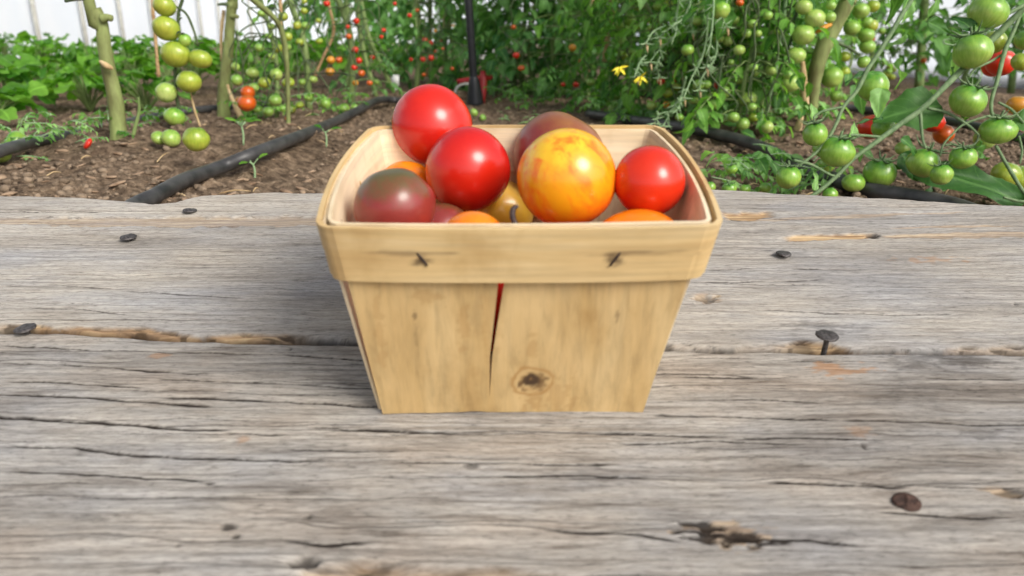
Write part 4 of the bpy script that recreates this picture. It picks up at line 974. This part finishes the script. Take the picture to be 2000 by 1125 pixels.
bush(738, 193, "thin leaning tomato plant with few small red fruit, where the hose bends", height=.6, nleaf=20, leaf_lo=.0, leafL=.075, fruits=fD, seed=4, group=LG, stem_r=.005, lean=(-.10, 0), mat='leaf_far')
bush(775, 182, "slanting bare tomato stem in front of the gap of white wall", height=.6, nleaf=12, leaf_lo=.0, leafL=.07, seed=5, group=LG, stem_r=.005, lean=(-.22, .05), mat='leaf_far')
bush(812, 176, "far tomato plant carrying small red fruit, behind the topmost tomato", height=.7, nleaf=40, leaf_lo=.0, leafL=.09, fruits=fE, seed=6, group=LG, stem_r=.006, mat='leaf_far')
for i, (x, y, h, lab) in enumerate([(845, 171, .7, "first of the dense far plants left of the black pole"), (870, 164, .8, "second dense far plant left of the black pole, behind the red fruit"), (893, 158, .8, "last dense plant of the left row, nearest the black pole")]):
    bush(x, y, lab, height=h, nleaf=60, leaf_lo=0, leafL=.11, width=.16, seed=20 + i, group=LG, mat='leaf_far', fruits=[(x - 8, 60 + 20 * i, 3, OR), (x + 5, 100, 3, OR)])
# dense wall of plants on the right of the path
RG = "tomato plants in the right row"
fR1 = [(1227, 5, 13, GO), (1229, 38, 13, GA), (1261, 38, 11, GD), (1212, 79, 14, GA), (1229, 121, 11, GA), (1232, 174, 13, GA), (1192, 197, 11, GA), (1223, 213, 12, GA), (1154, 160, 9, GA), (1175, 40, 11, GA), (1229, 228, 10, GA), (1259, 249, 10, GA)]
fR2 = [(1291, 158, 8, R_), (1323, 153, 9, R_), (1302, 205, 8, GD), (1323, 68, 8, GD), (1343, 99, 12, GA), (1330, 121, 12, GA), (1348, 140, 8, GP), (1326, 228, 9, GO), (1342, 59, 9, GA), (1355, 27, 9, GP), (1285, 12, 10, GA), (1275, 90, 4, R_), (1305, 8, 9, GO)]
fR3 = [(1362, 42, 10, GP), (1410, 21, 15, GA), (1378, 103, 9, GA), (1404, 76, 10, GP), (1422, 81, 10, GP), (1413, 180, 14, GA), (1395, 204, 12, GA), (1373, 229, 13, GA), (1371, 210, 10, GA), (1410, 231, 13, GA), (1403, 167, 10, R_), (1380, 165, 9, GA), (1398, 10, 8, GO)]
fR4 = [(1458, 65, 10, GA), (1506, 137, 11, GP), (1460, 193, 18, GP), (1451, 242, 13, GA), (1433, 229, 12, GA), (1494, 245, 14, GA), (1472, 229, 10, GO), (1475, 142, 8, GP), (1445, 5, 8, OR), (1520, 60, 9, GA), (1500, 30, 9, GA), (1530, 100, 9, GA)]
fR5 = [(1118, 93, 8, GD), (1018, 133, 7, OR), (1003, 53, 5, OR), (1008, 108, 7, R_), (1100, 165, 5, R_), (1125, 165, 6, R_), (1135, 120, 5, R_)]
rx_ = np.random.default_rng(12)
for lst, xa, xb in ((fR1, 1190, 1265), (fR2, 1265, 1360), (fR3, 1355, 1440), (fR4, 1440, 1540)):
    for _ in range(13): lst.append((float(rx_.uniform(xa, xb)), float(rx_.uniform(5, 236)), float(rx_.uniform(6, 12)), [GA, GP, GO, GA][int(rx_.integers(4))]))
bush(1228, 222, "leafy tomato plant just right of the path, with two yellow flowers before it", height=.5, nleaf=62, leafL=.085, fruits=fR1, seed=31, group=RG, leaf_lo=0, stem_r=.004)
bush(1318, 228, "leafy tomato plant with small red fruit among pale stalks, behind the basket's right corner", height=.5, nleaf=62, leafL=.08, fruits=fR2, seed=32, group=RG, leaf_lo=0, stem_r=.004, mat='leaf_pale')
bush(1400, 232, "leafy tomato plant with one red fruit among green ones, above the right hose bend", height=.5, nleaf=62, leafL=.08, fruits=fR3, seed=33, group=RG, leaf_lo=0, stem_r=.004, mat='leaf_pale')
bush(1480, 238, "leafy tomato plant with pale green fruit left of the thick slanting stem", height=.5, nleaf=56, leafL=.08, fruits=fR4, seed=34, group=RG, leaf_lo=0, stem_r=.004)
bush(1150, 200, "dark leafy tomato plant with a golden fruit, behind the purple tomato of the basket", height=.6, nleaf=70, leafL=.09, width=.15, fruits=fR5, seed=35, group=RG, leaf_lo=0, mat='leaf_far')
for i, (x, y, lab) in enumerate([(1090, 192, "dark dense tomato plant above the back rim of the basket, right of centre"), (1045, 184, "dark dense tomato plant with orange fruit, next to the path"), (1018, 176, "dark bushy tomato plant at the edge of the path"), (1004, 168, "far dark tomato plant closing in behind the path"), (1250, 186, "dark tomato plant in the second rank behind the yellow flowers"), (1340, 190, "dark tomato plant in the second rank behind the pale stalks"), (1430, 192, "dark tomato plant in the second rank behind the red fruit"), (1530, 196, "dark tomato plant in the second rank left of the thick slanting stem")]):
    bush(x, y, lab, height=.6, nleaf=105, leafL=.115, width=.17, seed=40 + i, group=RG, leaf_lo=0, mat='leaf_far' if i < 5 else 'leaf', dens=7)
for i, (x, y, lab) in enumerate([(1265, 233, "low pale leafed tomato shoot under the yellow flowers"), (1355, 236, "low pale leafed tomato shoot at the foot of the tangled stalks"), (1440, 240, "low pale leafed tomato shoot above the middle of the right hose"), (1525, 243, "low pale leafed tomato shoot left of the dry sheath"), (1195, 225, "low leafy tomato shoot at the corner of the path and the right row")]):
    bush(x, y, lab, height=.26, nleaf=60, leafL=.065, width=.12, seed=140 + i, group=RG, leaf_lo=0, mat='leaf_pale' if i % 2 else 'leaf', stem_r=.003)
# tall plants closing the far ends of both rows
for i, (X_, Y_, lab) in enumerate([(-.42, 3.6, "tall dark plant rising far behind the left row"), (-.80, 4.4, "tall dark plant far behind the red tomato, left of the pale gap"), (.42, 3.8, "tall dark plant far behind on the right of the pale gap"), (.85, 3.2, "tall dark plant far behind the right row"), (-.62, 3.1, "grey green plant far behind the leaning stems")]):
    bush(0, 0, lab, height=1.1, nleaf=90, leafL=.2, width=.32, seed=60 + i, group="tall plants far behind the rows", base=(X_, Y_, gz(X_, Y_)), mat='leaf_far', stem_r=.01, leaf_lo=0.05)

# thick slanting stem on the right with its trusses
D4 = float(gpt(1575, 246)[1])
v4, P4 = vine("thick slanting tomato stem right of the basket, brown sheath at its foot", [(1574, 247), (1585, 213), (1589, 171), (1596, 132), (1612, 85), (1634, 43), (1657, 0), (1672, -40)], [11, 11, 12, 14, 15, 14, 15, 14], D4, 'stem_old', (.08, .0, .3))
v4["group"] = RG
stalk(v4, "dry_sheath", [(1567, 120, -.02), (1569, 150, -.02), (1571, 185, -.02), (1573, 214, -.02)], [4, 6.5, 8, 7], D4, 'dry')
stalk(v4, "dry_sheath", [(1566, 222, -.02), (1562, 238, -.02), (1556, 256, -.02)], [4, 6, 8], D4, 'dry')
stalk(v4, "truss", [(1552, -40), (1556, 20), (1548, 70), (1532, 110), (1520, 145), (1500, 185)], [3, 3, 3, 2.5, 2, 1.5], D4 - .03, 'stem_thin')
stalk(v4, "dry_leafstalk", [(1590, 64, -.03), (1607, 55, -.03), (1622, 48, -.02)], [3, 5, 4], D4, 'v_gold')
stalk(v4, "truss", [(1625, 80, .02), (1655, 92, .02), (1680, 108, .02)], [3, 3, 2], D4, 'stem_thin')
for i, (x, y, r_, m) in enumerate([(1570, 14, 15, GP), (1592, 36, 18, GP), (1569, 68, 20, GP), (1555, 108, 18, GP), (1545, 163, 17, GP), (1621, 34, 10, GA), (1623, 11, 9, GA)]): vtom(v4, at_y(x, y, D4 - .045), r_ / FPX * D4, m, seed=i, hi=True)
for i, (x, y, r_, m) in enumerate([(1664, 55, 16, GA), (1682, 21, 16, GA), (1692, 69, 16, GA), (1694, 91, 16, GA), (1694, 43, 11, GA), (1625, 151, 20, GA), (1650, 110, 11, GO), (1650, 140, 10, GO), (1634, 188, 12, GA), (1687, 121, 13, GA), (1702, 50, 12, GO), (1705, 12, 12, GO), (1645, 16, 9, GO)]): vtom(v4, at_y(x, y, D4 + .03), r_ / FPX * D4, m, seed=i, hi=True)

# pale curling flower stalks, flowers (parts of one plant)
fb = np.array([.33, 1.02, 0.0]); fb[2] = gz(fb[0], fb[1])
fl = thing("tomato_plant", fb, "pale tangled flowering tomato shoot hanging right of the basket, with yellow blossoms", "tomato plant", RG)
rf = np.random.default_rng(77); DF = .95
g = Geo(); tube(g, [fb, fb + [.01, .0, .12], fb + [0, -.02, .28]], [.003, .003, .003], 14, 7, .1, 1); part("stem", g, 'stem_pale', fl)
g = Geo(); gd = Geo()
spr = [[(1330, -30), (1322, 30), (1318, 70), (1290, 95), (1270, 120)], [(1378, -30), (1382, 50), (1372, 110), (1352, 150), (1336, 190)], [(1395, -20), (1392, 40), (1386, 90), (1380, 130)], [(1358, -30), (1338, 30), (1312, 52), (1288, 72)], [(1340, 150), (1330, 190), (1322, 215), (1290, 222), (1278, 240)],
       [(1300, 50), (1276, 62), (1262, 84)], [(1262, 108), (1252, 118), (1246, 132), (1244, 148)], [(1400, 60), (1398, 110), (1372, 150), (1366, 175)], [(1290, 110), (1282, 130), (1288, 150)], [(1365, 0), (1360, 24), (1348, 38), (1352, 60)], [(1420, 0), (1412, 35), (1420, 52)], [(1336, 195), (1318, 205), (1305, 228), (1296, 245)]]
for s_ in spr:
    D_ = DF + rf.normal(0, .03); P = [at_y(x, y, D_ + rf.normal(0, .006)) for x, y in s_]; c = tube(g, P, [.0011, .0011, .0007], 8 * len(P), 6)
    for t in range(5, len(c), 5):
        for q in range(int(rf.integers(2, 5))):
            d = rf.normal(0, 1, 3); d[2] -= .4; d /= np.linalg.norm(d); L = rf.uniform(.006, .013); e = c[t] + d * L
            tube(g, [c[t], c[t] + d * L * .5 + [0, 0, -.001], e + [0, 0, -.002]], [.0006, .0008, .0002], 5, 5)
    e = c[-1]
    for q in range(5):
        a = q * 1.256; d = np.array([math.cos(a), math.sin(a) * .7, -.3]); tube(g, [e, e + d * .005, e + d * .011 + [0, 0, .002]], [.0006, .001, .0002], 5, 5)
    tube(gd, [e, e + [.001, -.002, -.005], e + [.002, -.002, -.011]], [.0009, .0016, .0005], 6, 5)
part("flower_stalks", g, 'stem_pale', fl); part("withered_flowers", gd, 'dry', fl)
for px_, py_, k in [(1211, 132, 0), (1252, 150, 1), (1204, 118, 2)][:2]:
    g = Geo(); c0 = at_y(px_, py_, DF - .02); rr = np.random.default_rng(k)
    for q in range(6):
        a = q * 1.05 + .4 * k; d = np.array([math.cos(a) * .7, -.25, math.sin(a) * .35 - .7 + .5 * (q % 2)]); leaflet(g, c0, d, (0, -1, .4), .0105, .0019, .5, .3, .5, 't', 0, q)
    tube(g, [c0, c0 + [0, -.005, -.004]], [.0016, .0007], 5, 6); part("flower", g, 'petal', fl)
vtom(fl, at_y(1327, 229, DF), 9 / FPX * DF, 'g_near', seed=3); vtom(fl, at_y(1343, 97, DF), 12 / FPX * DF, 'g_near', seed=4); vtom(fl, at_y(1408, 20, DF - .02), 16 / FPX * DF, 'g_near', seed=5)

# ================================================================== NEAR VINE, RIGHT (in focus)
DN = .60
nb = gpt(2120, 400); nb = np.array([nb[0] + .02, nb[1] + .03, gz(nb[0], nb[1] + .03)])
nv = thing("tomato_plant", nb, "near tomato vine leaning in from the right edge with big leaves and shiny green fruit", "tomato plant")
def npth(pts): return [at(x, y, DN + (q[0] if q else 0)) for x, y, *q in pts]
def nst(name, pts, rads, mat='stem_near', sides=10):
    g = Geo(); tube(g, npth(pts), [r_ / FPX * DN for r_ in rads], 8 * len(pts), sides, .08, 3)
    c = catmull(npth(pts), 14 * len(pts)); hr = np.random.default_rng(len(pts))
    for p in c[::1]:
        for _ in range(2):
            d = hr.normal(0, 1, 3); d /= np.linalg.norm(d); r0 = rads[0] / FPX * DN * .6
            tube(g, [p + d * r0 * .6, p + d * (r0 + hr.uniform(.0008, .0018))], [.00012, .00005], 4, 3)
    return part(name, g, mat, nv)
g = Geo(); q = npth([(2060, -20), (2120, 100)]); tube(g, [nb - [0, 0, .01], nb + [.01, 0, .06], q[1], q[0], q[0] + [-.02, .02, .15]], .0045, 40, 12, .06, 3); part("stem", g, 'stem_near', nv)
nst("side_shoot", [(2075, -40), (2010, 8), (1945, 70, .01), (1885, 130, .01), (1840, 175), (1799, 214), (1758, 243), (1721, 270), (1694, 290), (1667, 310), (1635, 343), (1600, 373), (1570, 392)], [6, 5.5, 7, 6.5, 5.5, 5.2, 5, 5, 4.5, 4, 4, 4, 3])
nst("side_shoot", [(1800, -50), (1782, -5), (1763, 26), (1742, 62), (1716, 104), (1694, 137), (1673, 178), (1648, 208), (1634, 240), (1620, 266), (1596, 296), (1568, 318), (1548, 330)], [5, 5, 4.6, 4.6, 4.6, 4.4, 4, 3.6, 3.4, 3.2, 3, 2.6, 2])
nst("truss", [(1648, 209), (1625, 213), (1605, 218), (1592, 228), (1589, 238)], [2.8, 2.6, 2.4, 2, 1.8])
nst("truss", [(1721, 268), (1690, 265), (1660, 264), (1642, 268), (1636, 278)], [3, 2.8, 2.6, 2.4, 2])
nst("truss", [(1797, 216), (1799, 245), (1802, 272), (1808, 290)], [3.6, 3.2, 2.6, 2.2])
nst("truss", [(1812, 211, .005), (1845, 219, .005), (1872, 232), (1895, 248), (1912, 264)], [3, 3, 2.6, 2.4, 2])
nst("truss", [(1550, 313), (1585, 322), (1621, 341), (1640, 345)], [3, 3, 2.4, 2])
nst("truss", [(2010, 5), (1972, 25), (1945, 40), (1930, 52), (1920, 66)], [4, 3.8, 3.4, 2.8, 2.5])
nst("truss", [(2000, 10, .01), (1982, 55, .01), (1962, 102, .008), (1950, 150), (1938, 190), (1936, 215), (1940, 230)], [3.5, 4, 4.4, 4, 3.6, 3.2, 2.6])
nst("truss", [(1958, 106, .01), (1935, 120, .01), (1905, 134, .006), (1893, 150)], [2.6, 2.4, 2.4, 2])
nst("truss", [(1934, 226), (1905, 234), (1880, 244), (1860, 262), (1842, 284), (1836, 305)], [2.6, 2.4, 2.2, 2, 1.8, 1.6])
nst("truss", [(1875, 288), (1862, 282), (1846, 284)], [1.8, 1.8, 1.6])
nst("truss", [(1912, 264), (1905, 280), (1890, 288), (1882, 290)], [2.2, 2, 1.8, 1.6], 'stem_thin')
nst("leafstalk", [(1945, 284, .0), (1962, 315), (1982, 348), (2002, 378), (2030, 402)], [3, 3.4, 3.6, 3.8, 4], 'stem_near')
nst("leafstalk", [(2010, 395), (1985, 392), (1960, 385)], [3.4, 2.8, 2.2], 'stem_near')
nst("leafstalk", [(1999, 240), (1975, 214), (1950, 200)], [2.4, 2.6, 2.4])
nst("leafstalk", [(1990, 265), (1996, 295), (1992, 320)], [2.2, 2.2, 1.4])
nst("tendril", [(1928, 80), (1905, 88), (1880, 84), (1862, 88), (1845, 84), (1844, 78), (1854, 76)], [1.2, 1.2, 1.2, 1.2, 1.1, 1, .6], 'stem_pale', 6)
N = [(1930, 24, 37, 0, 'g_near', 1), (1900, 100, 37, 0, 'g_near', 1), (1890, 197, 35, 0, 'g_near', 1), (1949, 255, 32, 0, 'g_near', 1), (1881, 307, 25, -.01, 'g_near', 1), (1839, 341, 20, -.015, 'g_near', 1), (1803, 318, 31, .01, 'g_near', 1),
     (1705, 168, 30, .03, 'g_near', 0), (1635, 297, 32, 0, 'g_near', 1), (1592, 262, 25, 0, 'g_near', 1), (1540, 346, 23, 0, 'g_near', 1), (1718, 338, 30, .03, 'g_near', 1), (1667, 357, 21, .03, 'g_near', 0), (1621, 380, 14, .0, 'g_near', 0), (1725, 250, 22, .05, 'g_near', 0),
     (1608, 290, 20, .03, 'g_near', 0), (1965, 340, 28, .04, 'g_olive', 0), (1990, 350, 26, .05, 'g_olive', 0), (1942, 82, 24, .05, 'g_olive', 0), (1955, 122, 26, .08, 'v_red', 0), (1938, 132, 20, .09, 'v_red', 0), (1702, 248, 26, .09, 'v_red', 0), (1822, 238, 21, .07, 'v_red', 1), (1843, 262, 20, .08, 'v_orange', 0),
     (1988, 206, 22, .07, 'v_gold', 0), (1994, 120, 18, .02, 'g_olive', 0), (1615, 322, 16, .03, 'g_near', 0), (1762, 290, 14, .05, 'g_pale', 0), (1925, 270, 22, .07, 'g_pale', 0), (2003, 78, 20, .03, 'g_near', 0), (1429, 330, 11, .02, 'g_near', 1), (1387, 365, 11, .02, 'g_near', 0), (1424, 368, 14, .02, 'g_near', 1), (1495, 366, 12, .02, 'g_near', 0), (1455, 370, 11, .03, 'g_near', 0)]
for i, (x, y, r_, dd, m, cal) in enumerate(N):
    D_ = DN + dd; o = vtom(nv, at(x, y, D_), r_ / FPX * D_, m, up=(random.Random(i).uniform(-.25, .25), -.12, 1), seed=i, calyx=bool(cal), hi=True)
def nleaf(bx_, tip, W_, normal, curl, fold, wave, lv, seed, mat='leaf_near', d0=0, d1=0, name="leaf"):
    g = Geo(); a = at(*bx_, DN + d0); b = at(*tip, DN + d1); leaflet(g, a, b - a, normal, np.linalg.norm(b - a) * (1 + abs(curl) * .06), W_, curl, fold, lv, 'n', wave, seed); return part(name, g, mat, nv)
nleaf((1838, 208), (1712, 222), .0235, (.05, -.75, .75), .35, .10, .10, .55, 3, d0=.012, d1=.015)
nleaf((1722, 172), (1712, 226), .0085, (-.5, -.8, .2), .5, .3, .08, .9, 5, 'leaf_pale', .0, -.004)
nleaf((2003, 395), (1752, 296), .0185, (-.15, -.62, .9), .35, .18, .10, .35, 7, d0=.01, d1=.03)
nleaf((1760, 300), (1800, 352), .011, (-.3, -.7, .8), .4, .2, .08, .3, 8, d0=.03, d1=.03)
nleaf((2030, 232), (1972, 245), .012, (0, -.8, .6), .3, .2, .08, .7, 9, d0=0, d1=0)
nleaf((1900, 62), (1868, 22), .007, (.2, -.9, .3), .9, .5, .12, .2, 10)
nleaf((1916, 68), (1908, 30), .006, (.2, -.9, .3), .5, .3, .1, .9, 11, 'leaf_pale')
nleaf((1725, 232), (1675, 232), .0025, (0, -.3, 1), .4, .4, .1, .1, 12)
nleaf((1588, 232), (1590, 200), .005, (.4, -.9, .2), .5, .3, .1, .9, 13, 'leaf_pale')
nleaf((1660, 272), (1678, 236), .005, (.4, -.9, .2), .6, .3, .1, .8, 14, 'leaf_pale')
nleaf((1760, 270), (1800, 300), .006, (.2, -.7, .6), .6, .3, .1, .4, 15)
nleaf((1692, 139), (1650, 158), .002, (0, -.4, 1), .3, .3, .1, .1, 16)
nleaf((1775, -5), (1772, 42), .007, (.3, -.9, .1), .6, .5, .15, .8, 17, 'leaf_pale')
nleaf((1590, 372), (1600, 330), .004, (.4, -.9, .2), .6, .3, .1, .8, 18, 'leaf_pale')
nleaf((1800, 392), (1870, 352), .008, (0, -.5, 1), .6, .3, .1, .3, 19, d0=.06, d1=.06)
rl = np.random.default_rng(33)
for k in range(16):
    x0 = rl.uniform(1690, 2010); y0 = rl.uniform(-20, 330); a = rl.uniform(.3, 2.9); L = rl.uniform(30, 62)
    nleaf((x0, y0), (x0 + L * math.cos(a), y0 + L * math.sin(a)), L * .00013, (rl.uniform(-.5, .5), -.8, rl.uniform(.1, .9)), rl.uniform(.3, 1.1), .3, .12, rl.random(), 40 + k, 'leaf_near' if k % 3 else 'leaf_pale', .05, rl.uniform(.05, .09))
# feathery low growth of this vine above the plank edge
rng = np.random.default_rng(91); gl = Geo(); gs = Geo()
for i in range(34):
    x = rng.uniform(1385, 1640); y = rng.uniform(318, 376) - .06 * (x - 1385) * .6; p = gpt(x, min(y + 20, 392)); p = p + [0, 0, rng.uniform(.0, .03)]
    a = rng.random() * 6.28; compound(gl, gs, p, [math.cos(a), math.sin(a) * .6, rng.uniform(.0, .5)], rng.uniform(.022, .05), rng, .7, .34, 't', 7, .0006)
part("leafstalks", gs, 'stem_pale', nv); part("foliage", gl, 'leaf_pale', nv)

# plants far right: bare stems with hanging dark leaves and fruit before the white wall
FR = "tomato plants along the right wall"
bush(1795, 172, "bare legged tomato plant with high dark leaves, before the brown base board", height=.7, nleaf=100, leafL=.13, width=.3, leaf_lo=.10, seed=71, group=FR, stem_r=.011, mat='leaf_far', lean=(-.06, 0), fruits=[(1738, 130, 7, GO), (1730, 145, 7, GO), (1742, 150, 7, GO), (1736, 140, 6, GA), (1745, 136, 6, GO), (1728, 122, 6, GA), (1804, 118, 6, OR)])
bush(1975, 176, "tomato plant with a short upright stem at the right edge, behind the near vine", height=.7, nleaf=60, leafL=.13, width=.2, leaf_lo=.12, seed=72, group=FR, stem_r=.012, mat='leaf_far')
bush(1705, 168, "leafy tomato plant in front of the brown board, right of the thick slanting stem", height=.6, nleaf=50, leafL=.10, width=.15, leaf_lo=.08, seed=73, group=FR, stem_r=.006, mat='leaf', fruits=[(1700, 75, 8, R_), (1722, 60, 7, GA), (1730, 90, 6, GA)])
bush(1880, 170, "dark tomato plant hanging before the white wall, behind the near vine's topmost green fruit", height=.8, nleaf=120, leafL=.14, width=.34, leaf_lo=.09, seed=74, group=FR, stem_r=.008, mat='leaf_far')
bush(1650, 190, "low tomato plant with tiny yellow flowers, behind the foot of the thick slanting stem", height=.16, nleaf=16, leafL=.06, leaf_lo=0, seed=75, group=FR, stem_r=.003, mat='leaf_pale')

# ================================================================== TWINES, WEEDS, FALLEN FRUIT
def twine(pts, Y_, r_, label):
    g = Geo(); tube(g, [at_y(x, y, Y_) for x, y in pts], r_, 30, 6, .25, 4); tag(obj("twine", g, MT['twine']), label, "twine", "strings holding the plants")
twine([(288, -160), (297, -5), (303, 70), (310, 150)], 1.02, .0022, "tan string hanging left of the olive green truss")
twine([(628, -150), (640, -5), (652, 60), (632, 110), (614, 150)], 1.45, .0030, "tan string winding down beside the plant with green fruit by the hose")
twine([(540, -150), (548, 20), (551, 70), (556, 108)], 1.32, .0032, "short tan string among the green fruit of the left row")
twine([(1186, -160), (1196, 10), (1188, 70), (1180, 122)], 1.35, .0045, "frayed tan string behind the green fruit just right of the path")
twine([(1412, -150), (1415, 60), (1408, 95)], 1.25, .003, "tan string among the pale flower stalks")
twine([(1155, -150), (1158, 40), (1150, 140)], 1.6, .003, "tan string in the dark foliage behind the yellow tomato")
twine([(835, -150), (838, 40), (834, 150)], 2.2, .004, "tan string at the far end of the left row")
twine([(862, -150), (868, 40), (866, 150)], 2.4, .004, "tan string left of the black pole")
def seedling(px, py, h, n, label, seed, mat='leaf_green', sc=1.0):
    rng = np.random.default_rng(seed); b = gpt(px, py); root = thing("seedling", b, label, "seedling", "weeds and seedlings in the soil"); gs = Geo(); gl = Geo()
    tube(gs, [b - [0, 0, .003], b + [.001, 0, h * .5], b + [0, 0, h]], [.0011, .0011, .0008], 8, 6)
    for i in range(n):
        sc = sc * .93; a = i * 2 * math.pi / n + rng.normal(0, .3); d = np.array([math.cos(a), math.sin(a) * .7, rng.uniform(.3, .9)]); e = b + [0, 0, h] + d * .005; tube(gs, [b + [0, 0, h * .9], e], .0006, 5, 5)
        leaflet(gl, e, d + [0, 0, -.2], [0, -.3, 1], .013 * sc * rng.uniform(.8, 1.2), .0042 * sc, .4, .2, rng.random(), 'g', .03, i)
    part("stem", gs, 'stem_pale', root); part("foliage", gl, mat, root)
seedling(497, 348, .014, 3, "two leaved seedling in the furrow right of the thick hose, nearest the plank", 1)
seedling(637, 282, .014, 3, "thin pale seedling beside the middle of the thick hose", 2)
seedling(475, 278, .018, 6, "small green weed on the soil left of the thick hose", 3, sc=1.2)
seedling(1435, 335, .01, 4, "little weed at the right behind the far plank", 4)
def weeds(label, pts, seed, mat='leaf', n=26, L=.035, hmax=.035):
    rng = np.random.default_rng(seed); b = gpt(*pts[0]); root = thing("weed_clump", b, label, "weed", "weedy clumps"); gl = Geo(); gs = Geo()
    for i in range(n):
        q = pts[i % len(pts)]; p = gpt(q[0] + rng.normal(0, 22), q[1] + rng.normal(0, 6)); a = rng.random() * 6.28
        compound(gl, gs, p + [0, 0, rng.uniform(0, hmax)], [math.cos(a), math.sin(a), rng.uniform(.1, .9)], L * rng.uniform(.6, 1.2), rng, .7, .24, 't', 9, .0006)
    part("leafstalks", gs, 'stem_pale', root); part("foliage", gl, mat, root)
weeds("wispy weed over the back hose at the far left, with a yellow tint", [(60, 300), (100, 290), (140, 280), (40, 322)], 5, 'leaf_pale', 26, .03)
weeds("feathery green weed behind the foot of the left stem", [(180, 262), (260, 255), (290, 250), (320, 240)], 6, 'leaf', 26, .04)
weeds("low green growth behind the orange fruit, under the left row", [(480, 236), (520, 232), (580, 228), (640, 222), (700, 212)], 7, 'leaf', 44, .045)
weeds("low green growth at the edge of the path, below the dark right row", [(1000, 200), (1060, 205), (1120, 212), (1170, 225), (990, 215)], 8, 'leaf', 44, .04)
weeds("ground growth along the right hose under the green fruit", [(1200, 238), (1260, 243), (1330, 244), (1420, 246), (1500, 250)], 9, 'leaf_pale', 44, .045)
weeds("sparse weed in the middle of the path beyond the basket", [(1010, 238), (1040, 235)], 10, 'leaf_pale', 12, .02, .01)
def fallen(px, py, r_px, mat, label, obl=.9):
    p = gpt(px, py + r_px * .9); rr = r_px / FPX * float(np.dot(p - CAM, FWD)); m = tomato_mesh("tomato", mat, 30, 20, .05, .12, obl, px % 7)
    o = obj("tomato", m); o.location = p + np.array([0, 0, rr * .75]); o.scale = (rr,) * 3; o.rotation_euler = (.9, .3, px % 6); tag(o, label, "tomato", "fallen fruit on the soil")
fallen(35, 274, 22, 'g_near', "green tomato lying at the far left edge by the back hose"); fallen(3, 296, 20, 'g_near', "green tomato cut by the left edge of the picture")
fallen(173, 279, 12, 'v_red', "squashed orange red tomato in the soil left of the thick stem", .5)
fallen(926, 219, 8, 'g_far', "small green tomato in the path, nearer the black pole"); fallen(943, 229, 7, 'g_far', "small green tomato in the path, just above the back rim of the basket")
fallen(562, 231, 5, 'v_orange', "tiny orange tomato on the soil below the left row"); fallen(1498, 247, 12, 'g_pale', "pale green tomato on the soil above the right hose")
